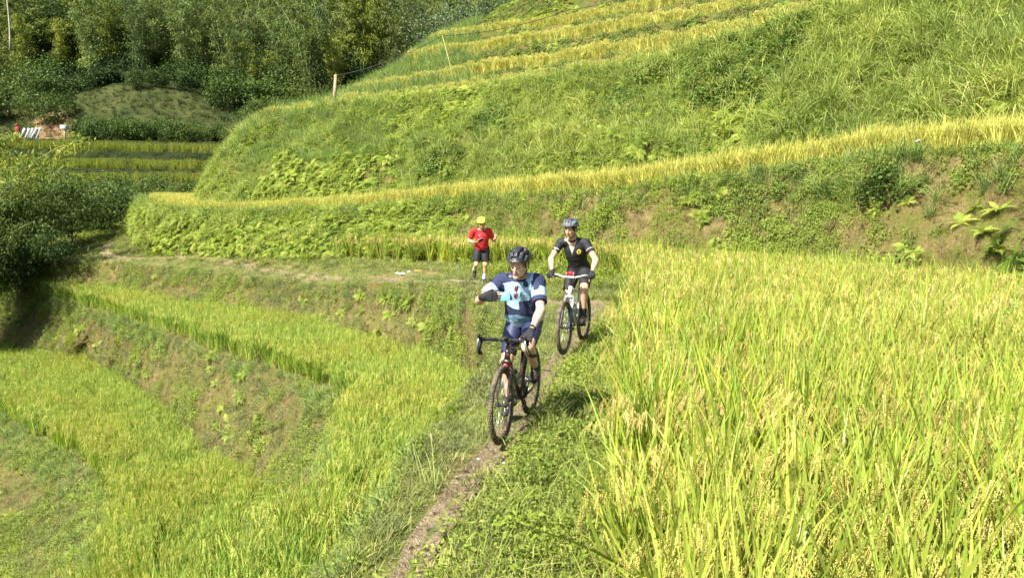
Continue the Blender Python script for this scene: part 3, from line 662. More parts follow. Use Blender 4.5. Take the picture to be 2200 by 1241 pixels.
# --- grass and weeds on the path shelf
sh_ = PT['shelf']
def off_path(p, w=.16): return np.clip((path_dist(p) - w - .05 * nz(p, 2.5, 8)) / .10, 0, 1)
lab = 'grass'
def rightness(p):  # 0 left of the path, 1 right of it
    j = np.argmin((p[:, None, 0] - PATH[None, ::6, 0]) ** 2 + (p[:, None, 1] - PATH[None, ::6, 1]) ** 2, axis=1)
    q = PATH[::6][j]; nr = nrm[::6][j]
    return (np.sum((p - q) * nr, 1) < 0).astype(float)
fade = lambda p: np.clip(9.0 / (dist(p) + .1), .28, 1)
p, n_, v = sh_.sample(210, lambda p, v: (off_path(p, .12) * .18 + .82 * off_path(p, .19)) * fade(p))
rt = rightness(p); near = p[:, 1] < 15
left = (rt < .5) | ~near
pr = rng.random(len(p)); drym = .55 + .5 * nz(p, .8, 21)
k = left & (pr < drym); scatter('grass', 'dry matted grass along the left shoulder of the path', 'grass', p[k], n_[k], LAWN_D, (.7, 1.3), .3)
k = left & (pr >= drym); scatter('grass', 'short green grass on the path terrace', 'grass', p[k], n_[k], LAWN, (.7, 1.2), .3)
k = ~left & (pr < .76); scatter('grass', 'short green grass between path and golden rice', 'grass', p[k], n_[k], LAWN, (.9, 1.6), .2)
k = ~left & (pr > .76) & (pr < .90); scatter('grass', 'dry straw coloured grass on the right verge of the path', 'grass', p[k], n_[k], LAWN_D, (.9, 1.5), .2)
k = ~left & (pr > .90); scatter('weeds', 'low broad leaved weeds on the right verge of the path', 'weeds', p[k], n_[k], WEEDS, (.9, 1.7), .2)
p, n_, v = sh_.sample(16, lambda p, v: off_path(p, .20) * rightness(p) * (p[:, 1] < 16) * (.45 + .9 * (nz(p, .9, 33) > 0)) * fade(p))
pr = rng.random(len(p))
scatter('grass', 'knee high grass tufts between path and golden rice', 'grass', p[pr < .65], n_[pr < .65], MIDG, (.7, 1.25), .1)
scatter('weeds', 'leafy weeds between path and golden rice', 'weeds', p[pr > .72], n_[pr > .72], WEED, (.7, 1.2), .1)
p, n_, v = sh_.sample(14, lambda p, v: off_path(p, .3) * (p[:, 1] > 17) * (.2 + (nz(p, .5, 34) > -.05)), vr=(.45, 1))
pr = rng.random(len(p))
scatter('weeds', 'weeds at the foot of the overgrown bank behind the runner', 'weeds', p[pr < .5], n_[pr < .5], WEED, (.9, 1.6), .1)
scatter('grass', 'grass tufts at the foot of the overgrown bank behind the runner', 'grass', p[pr > .5], n_[pr > .5], MIDG, (.7, 1.2), .1)
# shelf lip
p, n_, v = PT['bank1'].sample(60, lambda p, v: np.clip((v - .62) / .3, 0, 1) * np.clip(13 / dist(p), .3, 1) * (.5 + (nz(p, .7, 12) > -.1)))
pr = rng.random(len(p))
scatter('grass', 'matted grass hanging over the bank edge below the path', 'grass', p[pr < .7], n_[pr < .7], LAWN_D, (.8, 1.5), .6)
scatter('weeds', 'small weeds on the bank edge below the path', 'weeds', p[pr > .7], n_[pr > .7], WEEDS, (.9, 1.5), .7)

# --- banks: (patch, weeds, ferns, medium grass, name)
def bank(k, lb, dw, df, dg, thr=.0, tops=30, scw=1.0, seed=60, fth=.1):
    pt = PT[k]
    fn = lambda s, t, sc=.6: (lambda p, v: np.clip((nz(p, sc, s) - t) * 8 + .12, 0, 1))
    if dw:
        p, n_, v = pt.sample(dw, fn(seed, thr)); scatter('weeds', 'small leafy weeds growing on ' + lb, 'weeds', p, n_, WEEDS, (.8 * scw, 1.6 * scw), .85)
        p, n_, v = pt.sample(dw * .35, fn(seed + 1, thr + .05)); scatter('weeds', 'creeping broad leaved weeds on ' + lb, 'weeds', p, n_, CREEP, (.5 * scw, 1.0 * scw), .85)
        p, n_, v = pt.sample(dw * .8, fn(seed + 5, thr - .05)); scatter('grass', 'thin straw coloured grass clinging to ' + lb, 'grass', p, n_, LAWN_D, (.9 * scw, 1.6 * scw), .7)
    if df:
        p, n_, v = pt.sample(df, fn(seed + 2, fth)); scatter('ferns', 'fern clumps growing on ' + lb, 'ferns', p, n_, FERN, (.6 * scw, 1.1 * scw), .75)
    if dg:
        p, n_, v = pt.sample(dg, fn(seed + 3, .1)); scatter('grass', 'grass tufts growing on ' + lb, 'grass', p, n_, MIDG, (.6, 1.2), .5)
    if tops:
        p, n_, v = pt.sample(tops, lambda p, v: np.clip((v - .80) / .1, 0, 1) * (.4 + .8 * (nz(p, .5, seed + 4) > -.1))); scatter('grass', 'green grass fringe along the top of ' + lb, 'grass', p, n_, BLUEG, (.5, 1.1), .4)
bank('bank1', 'the earth bank just below the path', 34, 4, 3, .08, 10, seed=60)
bank('bank2', 'the tongue shaped bank between the two green rice terraces', 30, 3, 3, .06, 36, seed=70)
bank('bank3', 'the lowest bank at the lower left', 32, 4, 5, .02, 40, seed=80)
# the big earth bank behind the golden field: bare clay to the right, bushy to the left
bR = PT['bankR1']
bushy = lambda p: np.clip((-p[:, 0] - 1.0) / 5.0, 0, 1)
p, n_, v = bR.sample(46, lambda p, v: np.clip((nz(p, .55, 91) - .06 + .5 * bushy(p)) * 7 + .10, 0, 1)); scatter('weeds', 'small weeds speckling the big clay bank behind the golden field', 'weeds', p, n_, WEEDS, (.7, 1.7), .85)
p, n_, v = bR.sample(24, lambda p, v: np.clip((nz(p, .5, 92) - .12 + .6 * bushy(p)) * 7 + .03, 0, 1)); scatter('weeds', 'creeping leaves covering the big clay bank behind the golden field', 'weeds', p, n_, CREEP, (.6, 1.3), .85)
p, n_, v = bR.sample(11, lambda p, v: np.clip((nz(p, .6, 93) - .15 + .7 * bushy(p)) * 7 + .04, 0, 1)); scatter('ferns', 'ferns hanging on the big clay bank behind the golden field', 'ferns', p, n_, FERN, (.7, 1.3), .7)
p, n_, v = bR.sample(24, lambda p, v: bushy(p)); scatter('ferns', 'dense ferns on the left end of the bank above the path', 'ferns', p, n_, FERNB, (.7, 1.1), .55)
p, n_, v = bR.sample(7, lambda p, v: bushy(p) * (nz(p, .4, 95) > 0)); scatter('grass', 'tall grass on the left end of the bank above the path', 'grass', p, n_, TALLG, (.5, .9), .5)
p, n_, v = bR.sample(44, lambda p, v: np.clip((v - .78) / .12, 0, 1) * (.35 + .9 * (nz(p, .35, 94) > -.15))); pr = rng.random(len(p))
scatter('grass', 'blue green grass fringe under the first rice strip', 'grass', p[pr < .6], n_[pr < .6], BLUEG, (.7, 1.6), .3)
scatter('weeds', 'leafy weeds under the first rice strip', 'weeds', p[pr > .6], n_[pr > .6], WEED, (.8, 1.5), .5)
p, n_, v = PT['fieldT1'].sample(14, lambda p, v: (.3 + 1.0 * (p[:, 0] > 4)), vr=(0, .25)); scatter('grass', 'tall blue green grass along the front of the first rice strip', 'grass', p, n_, BLUEG, (1.0, 1.9), .1)
p, n_, v = bR.sample(5.5, lambda p, v: np.clip((p[:, 0] - 5.5) / 3, 0, 1) * np.clip((v - .35) / .4, 0, 1)); scatter('grass', 'tall reedy grass on the right end of the clay bank', 'grass', p, n_, TALLB, (.5, 1.0), .3)
# the large overgrown slope
b2 = PT['bankR2']
zone = lambda p, s, t, sc=.22: np.clip((nz(p, sc, s) - t) * 7 + .1, 0, 1)
p, n_, v = b2.sample(15, lambda p, v: zone(p, 101, -.12)); scatter('grass', 'long arching grass on the big overgrown slope', 'grass', p, n_, TALLG, (.5, .95), .35)
p, n_, v = b2.sample(8, lambda p, v: zone(p, 102, .02) * (v > .3)); scatter('grass', 'blue green reeds on the big overgrown slope', 'grass', p, n_, TALLB, (.6, 1.0), .3)
p, n_, v = b2.sample(22, lambda p, v: zone(p, 103, .0) + (v < .2) * .4); scatter('ferns', 'fern thickets on the big overgrown slope', 'ferns', p, n_, FERNB, (.7, 1.2), .6)
p, n_, v = b2.sample(26, lambda p, v: zone(p, 104, -.1)); scatter('weeds', 'leafy ground cover on the big overgrown slope', 'weeds', p, n_, CREEP, (.8, 1.5), .7)
p, n_, v = b2.sample(30, lambda p, v: zone(p, 105, -.3)); scatter('grass', 'grass between the ferns on the big overgrown slope', 'grass', p, n_, MIDG, (.7, 1.4), .5)
p, n_, v = b2.sample(9, lambda p, v: np.clip((p[:, 0] - 5) / 4, 0, 1)); scatter('grass', 'head high yellow green grass at the upper right', 'grass', p, n_, TALLG, (.7, 1.2), .3)
M['bank_grass'] = leaf_mat('bank_grass', (0.09, 0.14, 0.03), (0.22, 0.27, 0.06), (.35, .28, .12), .25); MIDD = swap(MIDG, 'bank_tufts', ['bank_grass']); CREEPD = swap(CREEP, 'bank_creeper', ['bank_grass'])
for k, lb in [('bankU2', 'the second terrace bank up the hillside'), ('bankU3', 'the third terrace bank up the hillside'), ('bankU4', 'the fourth terrace bank up the hillside'), ('bankU5', 'the topmost terrace bank'), ('top', 'the hilltop')]:
    pt = PT[k]
    p, n_, v = pt.sample(9 if k != 'top' else 14, lambda p, v: zone(p, 118, -.15, .6)); scatter('weeds', 'leafy weeds on ' + lb, 'weeds', p, n_, CREEPD if k != 'top' else CREEP, (.8, 1.5), .7)
    p, n_, v = pt.sample(8, lambda p, v: zone(p, 111, -.1, .5)); scatter('grass', 'grass tufts on ' + lb, 'grass', p, n_, MIDD, (.6, 1.2), .4)
    p, n_, v = pt.sample(5, lambda p, v: zone(p, 112, .05, .4)); scatter('ferns', 'ferns on ' + lb, 'ferns', p, n_, FERNB, (.7, 1.1), .6)
    p, n_, v = pt.sample(6, lambda p, v: (p[:, 0] / p[:, 1] < -.04) * 1.0); scatter('grass', 'tall tufts at the left end of ' + lb, 'grass', p, n_, TALLB, (.6, 1.2), .3)
p, n_, v = PT['low_slope'].sample(8, fov=1.6); scatter('grass', 'rough grass on the slope below the lowest rice', 'grass', p, n_, MIDG, (1, 1.8), .3)
p, n_, v = PT['fieldB'].sample(6, vr=(0, .06), fov=1.5)

for k, lb in [('fieldT1', 'the first rice strip'), ('fieldU2', 'the second hillside rice strip'), ('fieldU3', 'the third hillside rice strip'), ('fieldU4', 'the uppermost rice strip')]:
    p, n_, v = PT[k].sample(34 if k == 'fieldT1' else 9, vr=(0, .2), fov=1.4); pr = rng.random(len(p)); scatter('grass', 'green grass on the front lip of ' + lb, 'grass', p[pr < .6], n_[pr < .6], MIDG, (.8, 1.4), .1); scatter('weeds', 'green weeds on the front lip of ' + lb, 'weeds', p[pr > .6], n_[pr > .6], WEED, (.8, 1.6), .1)
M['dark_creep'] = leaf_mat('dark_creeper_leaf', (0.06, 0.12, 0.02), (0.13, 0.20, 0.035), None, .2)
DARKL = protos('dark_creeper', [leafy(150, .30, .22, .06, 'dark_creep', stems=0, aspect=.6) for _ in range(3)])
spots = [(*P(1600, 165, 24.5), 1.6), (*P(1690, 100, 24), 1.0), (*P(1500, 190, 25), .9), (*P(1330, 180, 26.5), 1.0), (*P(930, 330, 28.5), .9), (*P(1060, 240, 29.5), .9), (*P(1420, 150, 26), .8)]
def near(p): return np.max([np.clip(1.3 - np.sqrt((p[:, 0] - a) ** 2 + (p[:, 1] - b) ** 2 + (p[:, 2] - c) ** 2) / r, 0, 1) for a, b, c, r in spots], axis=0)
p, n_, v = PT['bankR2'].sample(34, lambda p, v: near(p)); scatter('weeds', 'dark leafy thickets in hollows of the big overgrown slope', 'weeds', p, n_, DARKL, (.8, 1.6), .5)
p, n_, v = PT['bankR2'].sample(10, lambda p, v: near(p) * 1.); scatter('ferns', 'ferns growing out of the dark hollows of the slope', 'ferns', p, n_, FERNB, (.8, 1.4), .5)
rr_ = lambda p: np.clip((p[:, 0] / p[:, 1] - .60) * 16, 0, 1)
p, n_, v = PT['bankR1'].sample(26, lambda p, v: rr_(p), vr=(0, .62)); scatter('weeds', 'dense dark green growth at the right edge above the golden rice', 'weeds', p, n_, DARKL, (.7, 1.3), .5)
M['fern_d'] = leaf_mat('dark_fern_leaf', (0.12, 0.21, 0.03), (0.24, 0.33, 0.05), None, .35); FERND = swap(FERNB, 'dark_fern', ['fern_d'])  # deeper green copy of the fern leaf for the right edge
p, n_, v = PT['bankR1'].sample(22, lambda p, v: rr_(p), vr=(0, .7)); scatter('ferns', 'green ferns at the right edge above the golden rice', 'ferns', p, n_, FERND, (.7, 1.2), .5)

for k, lb in [('bank1', 'the bank just below the path'), ('bank2', 'the tongue shaped bank'), ('bank3', 'the lowest bank at the lower left'), ('bankR1', 'the big clay bank')]:
    p, n_, v = PT[k].sample(30, lambda p, v: np.clip((nz(p, 1.4, 131) + .35) * 3, 0.1, 1) * np.clip(26 / dist(p), .3, 1)); scatter('grass', 'thin dry straw and roots hanging on ' + lb, 'grass', p, n_, LAWN_D, (.6, 1.3), .8)
def clods():
    a = []
    for _ in range(4):
        k = MB(); k.ball((0, 0, 0), (.03, .026, .02), 7, 5); v = k.v[0]; v += rng.normal(size=v.shape) * .004; a.append(k.mesh('clod', [M['clay']], smooth=False))
    return a
CLOD = protos('earth_clod', clods())
for k, lb in [('bank1', 'the bank just below the path'), ('bank2', 'the tongue shaped bank'), ('bankR1', 'the big clay bank')]:
    p, n_, v = PT[k].sample(34, lambda p, v: np.clip(1.2 - v, .2, 1)); scatter('clods', 'small clods of earth on ' + lb, 'clods', p, n_, CLOD, (.4, 1.6), .8)
p, n_, v = sh_.sample(20, lambda p, v: (path_dist(p) < .35) * np.clip(10 / dist(p), .2, 1)); scatter('pebbles', 'small clods and pebbles scattered on the path', 'pebbles', p, n_, CLOD, (.2, .6), .2)
STRAW = protos('long_straw', [tuft(5, .55, .005, .9, 1.0, 'grass_dry', .05, 5) for _ in range(3)] + [tuft(6, .6, .008, .6, .9, 'tall', .05, 5) for _ in range(2)])
p, n_, v = sh_.sample(5, lambda p, v: off_path(p, .15) * (p[:, 1] < 15) * (.25 + .75 * rightness(p)) * np.clip(9 / dist(p), .3, 1)); scatter('grass', 'single long straws leaning over the verge of the path', 'grass', p, n_, STRAW, (.6, 1.2), .1)

# ============================================================ trees, shrubs, single plants
M['culm'] = plain('bamboo_culm', (0.16, 0.20, 0.07), .5, var=.3, nscale=3)
M['bark'] = plain('tree_bark', (0.12, 0.09, 0.06), .9, var=.3, nscale=4, bump=.5)
M['pale_bark'] = plain('pale_bark', (0.42, 0.38, 0.30), .9, var=.2, nscale=4)
M['bamboo'] = leaf_mat('haze_tinted_bamboo_leaf', (0.085, 0.145, 0.045), (0.25, 0.31, 0.09), None, .3, patch=.05, patch_col=(0.22, 0.25, 0.06), spec=.12)  # distance haze is put into the leaf colour: lifted, slightly bluish
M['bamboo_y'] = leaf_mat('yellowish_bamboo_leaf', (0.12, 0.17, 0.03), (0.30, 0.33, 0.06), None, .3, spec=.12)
M['broad'] = leaf_mat('broadleaf_foliage', (0.04, 0.085, 0.02), (0.11, 0.17, 0.035), None, .25, patch=.08, patch_col=(0.11, 0.15, 0.03), spec=.2)
M['bamboo_d'] = leaf_mat('shaded_bamboo_leaf', (0.05, 0.095, 0.02), (0.18, 0.24, 0.045), None, .28)  # darker copy of the bamboo leaf, the thicket's inner shade put into its colour
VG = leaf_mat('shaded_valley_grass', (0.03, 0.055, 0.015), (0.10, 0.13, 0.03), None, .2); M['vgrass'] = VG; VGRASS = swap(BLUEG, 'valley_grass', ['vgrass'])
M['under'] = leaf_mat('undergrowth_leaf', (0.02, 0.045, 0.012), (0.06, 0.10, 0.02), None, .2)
M['silver'] = leaf_mat('silvery_foliage', (0.09, 0.14, 0.06), (0.20, 0.26, 0.14), None, .25, spec=.2)
def leaves(c, ls, aspect, drop=.6, spread=.6):
    n = len(c); base_t = rng.random(); az = rng.random(n) * 6.283; tilt = -drop + spread * rng.normal(size=n)
    d = np.stack([np.cos(az) * np.cos(tilt), np.sin(az) * np.cos(tilt), np.sin(tilt)], 1); s = np.cross(d, rng.normal(size=(n, 3)) * .6 + [0, 0, 1]); s /= np.linalg.norm(s, axis=1, keepdims=True) + 1e-9
    l = (ls * (.6 + .8 * rng.random(n)))[:, None]; w = l * aspect / 2; nn = np.cross(s, d)
    V = np.stack([c, c + d * l * .4 + s * w, c + d * l - nn * l * .08, c + d * l * .4 - s * w], 1)
    return V.reshape(-1, 3), (np.arange(n)[:, None] * 4 + np.array([[0, 1, 2, 3]])), np.repeat(np.clip(base_t + .22 * rng.normal(size=n), 0, 1), 4)
def bamboo(nc, h, spread, nodes=15, lpn=26, ls=.26, start=.28, arch=.22, mat='bamboo', plume=.55):
    a = Acc(); c = MB()
    for k in range(nc):
        b = disc(1, spread)[0]; az = rng.random() * 6.283; o = np.array([math.cos(az), math.sin(az), 0]); H = h * (.72 + .35 * rng.random()); t = np.linspace(0, 1, 9)
        cen = b + o[None] * (arch * H * t ** 2.4 * (.5 + rng.random()))[:, None] + np.array([0, 0, 1.0]) * (H * (t - .16 * t ** 4))[:, None]
        c.tube(cen, list(.045 * (1 - .8 * t) * h / 10 + .006), 5, t=.5)
        for j in range(nodes):
            u = start + (1 - start) * (j + rng.random()) / nodes; p = np.array([np.interp(u, t, cen[:, q]) for q in range(3)])
            r = plume * (h / 10) * (1.25 - .55 * u) * 1.5 * (.6 + .7 * rng.random()); m = int(lpn * (.6 + .8 * rng.random()))
            aa = rng.random() * 6.283; cc = p + np.array([math.cos(aa), math.sin(aa), -.1]) * r * .6
            q = rng.normal(size=(m, 3)) * [r * .36, r * .36, r * .24] + cc
            a.add(leaves(q, ls, .22, .55, .45))
    return c.mesh('culms', [M['culm']]), a.mesh('foliage', [M[mat]])
def branchy(h, cr, nclump, lpc, ls, mat, bark='bark', trunk=.12, base=.35, flat=.8, limbs=7, aspect=.5):
    a = Acc(); c = MB(); t = np.linspace(0, 1, 6); lean = rng.normal(size=2) * .12 * h
    cen = np.stack([lean[0] * t ** 2, lean[1] * t ** 2, h * .8 * t], 1); c.tube(cen, list(trunk * (1 - .75 * t)), 7)
    tips = []
    for k in range(limbs):
        u = base + (.95 - base) * k / limbs; p = np.array([np.interp(u, t, cen[:, q]) for q in range(3)]); az = k * 2.4 + rng.random(); L0 = cr * (.6 + .5 * rng.random()) * (1.1 - .4 * u)
        e = p + np.array([math.cos(az) * L0, math.sin(az) * L0, L0 * (.35 + .5 * rng.random())]); mid = (p + e) / 2 + [0, 0, L0 * .12]
        c.tube([p, mid, e], [trunk * .45, trunk * .3, trunk * .1], 5); tips += [e, mid, e * .6 + mid * .4]
        for _ in range(2):
            e2 = mid + rng.normal(size=3) * L0 * .45; c.tube([mid, e2], [trunk * .2, trunk * .05], 4); tips.append(e2)
    tips = np.array(tips)
    for k in range(nclump):
        if rng.random() < .55: p = tips[rng.integers(len(tips))] + rng.normal(size=3) * cr * .12
        else:
            d = rng.normal(size=3); d /= np.linalg.norm(d); p = np.array([lean[0] * .6, lean[1] * .6, h * (1 + base) / 2]) + d * [cr, cr, h * (1 - base) / 2 * flat] * (.55 + .45 * rng.random())
        r = cr * (.16 + .14 * rng.random()); m = int(lpc * (.6 + .8 * rng.random())); a.add(leaves(rng.normal(size=(m, 3)) * [r, r, r * .6] + p, ls, aspect, .35, .5))
    return c.mesh('trunk', [M[bark]]), a.mesh('crown', [M[mat]])
def thing2(name, parts, loc, rz, sc, label, cat, group=None):
    o = empty(name, loc, rz); o.scale = sc if hasattr(sc, '__len__') else (sc, sc, sc); tag(o, label, cat, group)
    for nm, me in parts: link(nm, me, o)
    return o
BGt = []
for i in range(len(BG)): BGt.append(BG[i].g.reshape(-1, 3))
allbg = np.concatenate(BGt); kb = KDTree(len(allbg))
for i, p_ in enumerate(allbg): kb.insert((p_[0], p_[1], 0), i)
kb.balance()
def bgz(x, y): co, i, d = kb.find((x, y, 0)); return float(allbg[i][2])
allhill = np.concatenate([PT[k].g.reshape(-1, 3) for k in PT]); kh = KDTree(len(allhill))
for i, p_ in enumerate(allhill): kh.insert((p_[0], p_[1], 0), i)
kh.balance()
def hz(x, y): co, i, d = kh.find((x, y, 0)); return float(allhill[i][2])
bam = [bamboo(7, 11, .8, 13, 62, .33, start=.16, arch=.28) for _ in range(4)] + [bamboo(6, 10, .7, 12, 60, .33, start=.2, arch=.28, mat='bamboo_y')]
shr = [branchy(2.6, 1.5, 60, 34, .20, 'broad', base=.1, limbs=6, trunk=.05) for _ in range(3)]
brd = [branchy(9, 3.2, 130, 44, .32, 'broad', base=.3, limbs=9, trunk=.16) for _ in range(3)]
r3 = random.Random(5)
nb = 0
# the bamboo wood climbing the hill
cand = []
for D in np.arange(83, 140, 3.6):
    for px in np.arange(-260, 1240, 1650 * (3.3 + (D - 80) * .02) / D):
        x = px + r3.uniform(-.4, .4) * 60; DD = D + r3.uniform(-1.6, 1.6)
        if D < 87 and not (470 < x < 760): continue
        cand.append((x, DD))
def is_seen(x, D): return x < 1200 - max(0, (100 - D)) * 2
for x, D in cand:
    if nb >= 300: break
    w = W(x, D, 20); z = bgz(w[0], w[1])
    topy = 440 - (z + 11 - 2.3) / D * 1650; boty = 440 - (z - 2.3) / D * 1650
    if boty < -40: continue
    left = x < 200 and D > 90
    if x < 130 and r3.random() < .45:
        m = brd[r3.randrange(3)]; s = r3.uniform(.8, 1.2)
        thing2('broadleaf_tree', (('trunk', m[0]), ('crown', m[1])), (w[0], w[1], z - .2), r3.uniform(0, 6.28), s, 'dark green broadleaf tree at the left end of the hillside wood', 'tree', 'broadleaf trees of the hillside wood')
        continue
    k = r3.randrange(4) if r3.random() < (.85 if x < 560 else .6) else 4
    s = r3.uniform(.8, 1.15)
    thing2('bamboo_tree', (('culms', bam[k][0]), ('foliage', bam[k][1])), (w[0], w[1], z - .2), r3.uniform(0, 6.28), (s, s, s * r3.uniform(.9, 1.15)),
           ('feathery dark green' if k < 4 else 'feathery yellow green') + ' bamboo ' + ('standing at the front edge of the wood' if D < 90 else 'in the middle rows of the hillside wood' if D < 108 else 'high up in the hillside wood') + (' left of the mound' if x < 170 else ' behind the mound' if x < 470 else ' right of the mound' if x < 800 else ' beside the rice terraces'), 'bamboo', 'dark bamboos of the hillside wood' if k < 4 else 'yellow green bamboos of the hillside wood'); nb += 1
# shrubs at the foot of the wood and around the mound
for x, D, s in [(r3.uniform(470, 780), r3.uniform(78, 84), r3.uniform(.8, 1.5)) for _ in range(26)] + [(r3.uniform(500, 740), r3.uniform(71, 79), r3.uniform(.6, 1.1)) for _ in range(26)] + [(r3.uniform(-120, 110), r3.uniform(74, 86), r3.uniform(.9, 1.6)) for _ in range(16)]:
    w = W(x, D, 12); z = bgz(w[0], w[1]); m = shr[r3.randrange(3)]
    thing2('shrub', (('stems', m[0]), ('crown', m[1])), (w[0], w[1], z - .1), r3.uniform(0, 6.28), s, 'rounded shrub at the foot of the bamboo wood, ' + ('by the bare trunk' if x < 60 else 'left of the mound' if x < 300 else 'just right of the mound' if x < 580 else 'between the mound and the post' if x < 690 else 'near the wooden post'), 'shrub', 'shrubs at the foot of the bamboo wood')
for i in range(36):
    x = 170 + i * 11.5 + r3.uniform(-4, 4); D = r3.uniform(68.5, 71); w = W(x, D, 8); z = bgz(w[0], w[1]); m = shr[r3.randrange(3)]
    thing2('shrub', (('stems', m[0]), ('crown', m[1])), (w[0], w[1], z - .2), r3.uniform(0, 6.28), r3.uniform(.5, .85), ['low shrub in the left part of the hedge above the shaded valley terraces', 'low shrub in the middle of the hedge above the shaded valley terraces', 'low shrub in the right part of the hedge above the shaded valley terraces'][i // 12], 'shrub', 'hedge shrubs above the valley terraces')
for i in range(15):
    x = 215 + i * 15 + r3.uniform(-6, 6); D = r3.uniform(50, 55); w = W(x, D, 2); z = bgz(w[0], w[1]); m = shr[r3.randrange(3)]
    thing2('shrub', (('stems', m[0]), ('crown', m[1])), (w[0], w[1], z - .2), r3.uniform(0, 6.28), r3.uniform(.5, .8), 'dark bush in the gully below the valley terraces', 'shrub', 'bushes in the gully below the valley terraces')
for x, D, s, lb in [(290, 79, 1.0, 'pale green shrub at the left foot of the grassy mound'), (325, 80, .8, 'small pale shrub behind the crown of the grassy mound'), (150, 76, .9, 'lone dark bush on the left flank of the grassy mound'), (538, 74, 1.3, 'tall plume shaped bush right of the grassy mound')]:
    w = W(x, D, 12); z = bgz(w[0], w[1]); m = shr[r3.randrange(3)]; thing2('shrub', (('stems', m[0]), ('crown', m[1])), (w[0], w[1], z - .1), r3.uniform(0, 6.28), (s * .6, s * .6, s * .8), lb, 'shrub')
m = branchy(6, 3.4, 150, 40, .26, 'silver', base=.2, limbs=9, trunk=.12)
w = P(985, 90, 66); thing2('silver_leaved_tree', (('trunk', m[0]), ('crown', m[1])), (w[0], w[1], w[2] - 3.2), .4, 1.0, 'silvery pale leaved tree beside the topmost rice terrace', 'tree')
w = P(1075, 60, 74); thing2('silver_leaved_tree', (('trunk', m[0]), ('crown', m[1])), (w[0], w[1], w[2] - 2.5), 2.0, .8, 'smaller silvery tree half hidden behind the uppermost terrace crest', 'tree')
# far valley floor weeds
for i, dn in [(0, .5), (1, .8), (2, 1.0), (4, 1.2), (6, 1.2), (8, 1.6), (10, .7)]:
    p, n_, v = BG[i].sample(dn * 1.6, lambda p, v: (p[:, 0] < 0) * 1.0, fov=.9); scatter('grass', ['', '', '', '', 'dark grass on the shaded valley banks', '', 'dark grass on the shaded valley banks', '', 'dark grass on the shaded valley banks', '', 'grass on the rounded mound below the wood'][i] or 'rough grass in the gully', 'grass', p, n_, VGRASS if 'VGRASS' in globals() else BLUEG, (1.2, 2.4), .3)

# the dark trees by the path on the left
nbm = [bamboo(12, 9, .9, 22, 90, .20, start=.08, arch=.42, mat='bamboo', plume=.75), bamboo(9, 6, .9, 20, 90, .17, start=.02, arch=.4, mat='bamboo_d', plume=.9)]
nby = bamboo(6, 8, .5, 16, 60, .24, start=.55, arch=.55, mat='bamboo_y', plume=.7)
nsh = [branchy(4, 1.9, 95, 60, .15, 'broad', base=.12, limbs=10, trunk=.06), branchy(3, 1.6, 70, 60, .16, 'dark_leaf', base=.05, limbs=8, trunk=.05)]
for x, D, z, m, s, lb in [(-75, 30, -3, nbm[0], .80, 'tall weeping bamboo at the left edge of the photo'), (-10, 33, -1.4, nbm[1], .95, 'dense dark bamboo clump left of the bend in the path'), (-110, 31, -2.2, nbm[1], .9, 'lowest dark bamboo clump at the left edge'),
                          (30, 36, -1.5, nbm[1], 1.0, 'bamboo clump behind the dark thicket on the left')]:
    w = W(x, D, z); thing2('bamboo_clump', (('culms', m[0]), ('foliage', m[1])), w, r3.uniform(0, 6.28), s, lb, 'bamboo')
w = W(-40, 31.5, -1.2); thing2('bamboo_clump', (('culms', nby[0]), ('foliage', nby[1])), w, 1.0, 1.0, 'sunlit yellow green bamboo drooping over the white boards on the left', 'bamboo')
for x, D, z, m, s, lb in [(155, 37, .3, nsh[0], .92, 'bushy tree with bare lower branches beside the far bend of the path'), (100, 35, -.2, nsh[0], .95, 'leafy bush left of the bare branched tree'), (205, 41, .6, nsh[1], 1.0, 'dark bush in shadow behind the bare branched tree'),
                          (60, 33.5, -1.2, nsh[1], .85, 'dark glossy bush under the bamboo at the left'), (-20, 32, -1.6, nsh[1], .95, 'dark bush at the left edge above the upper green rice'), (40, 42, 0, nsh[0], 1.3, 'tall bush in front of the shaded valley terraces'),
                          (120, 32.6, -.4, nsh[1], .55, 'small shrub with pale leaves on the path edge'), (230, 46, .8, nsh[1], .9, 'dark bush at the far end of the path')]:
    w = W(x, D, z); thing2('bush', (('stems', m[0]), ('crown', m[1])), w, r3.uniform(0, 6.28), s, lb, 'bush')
# single plants on the banks
def plant(kind, me, p, s, lb, rz=0., cat='plant'):
    o = link(kind, me); o.location = p; o.scale = (s, s, s); o.rotation_euler = (rng.normal() * .1 - .25, 0, rz); return tag(o, lb, cat)
big_fern = [fern(11, .34, 'fern', 16) for _ in range(3)]
darkbush = leafy(420, .45, .8, .085, 'dark_leaf', stems=8, aspect=.75)
def onbank(px, D0, py):
    q = P(px, py, D0); g = PT['bankR1'].g.reshape(-1, 3); d = np.abs((g[:, 0] / g[:, 1]) - q[0] / q[1]) * 30 + np.abs((g[:, 2] - CAMZ) / g[:, 1] - (q[2] - CAMZ) / q[1]) * 30; return g[np.argmin(d)]
plant('round_leaved_bush', darkbush, onbank(1885, 17, 450), 1.0, 'dark round leaved bush on the clay bank at the right', cat='bush')
plant('round_leaved_bush', darkbush, onbank(1895, 17, 410), .8, 'upper dark round leaved bush just above the larger one on the clay bank', 2.0, 'bush')
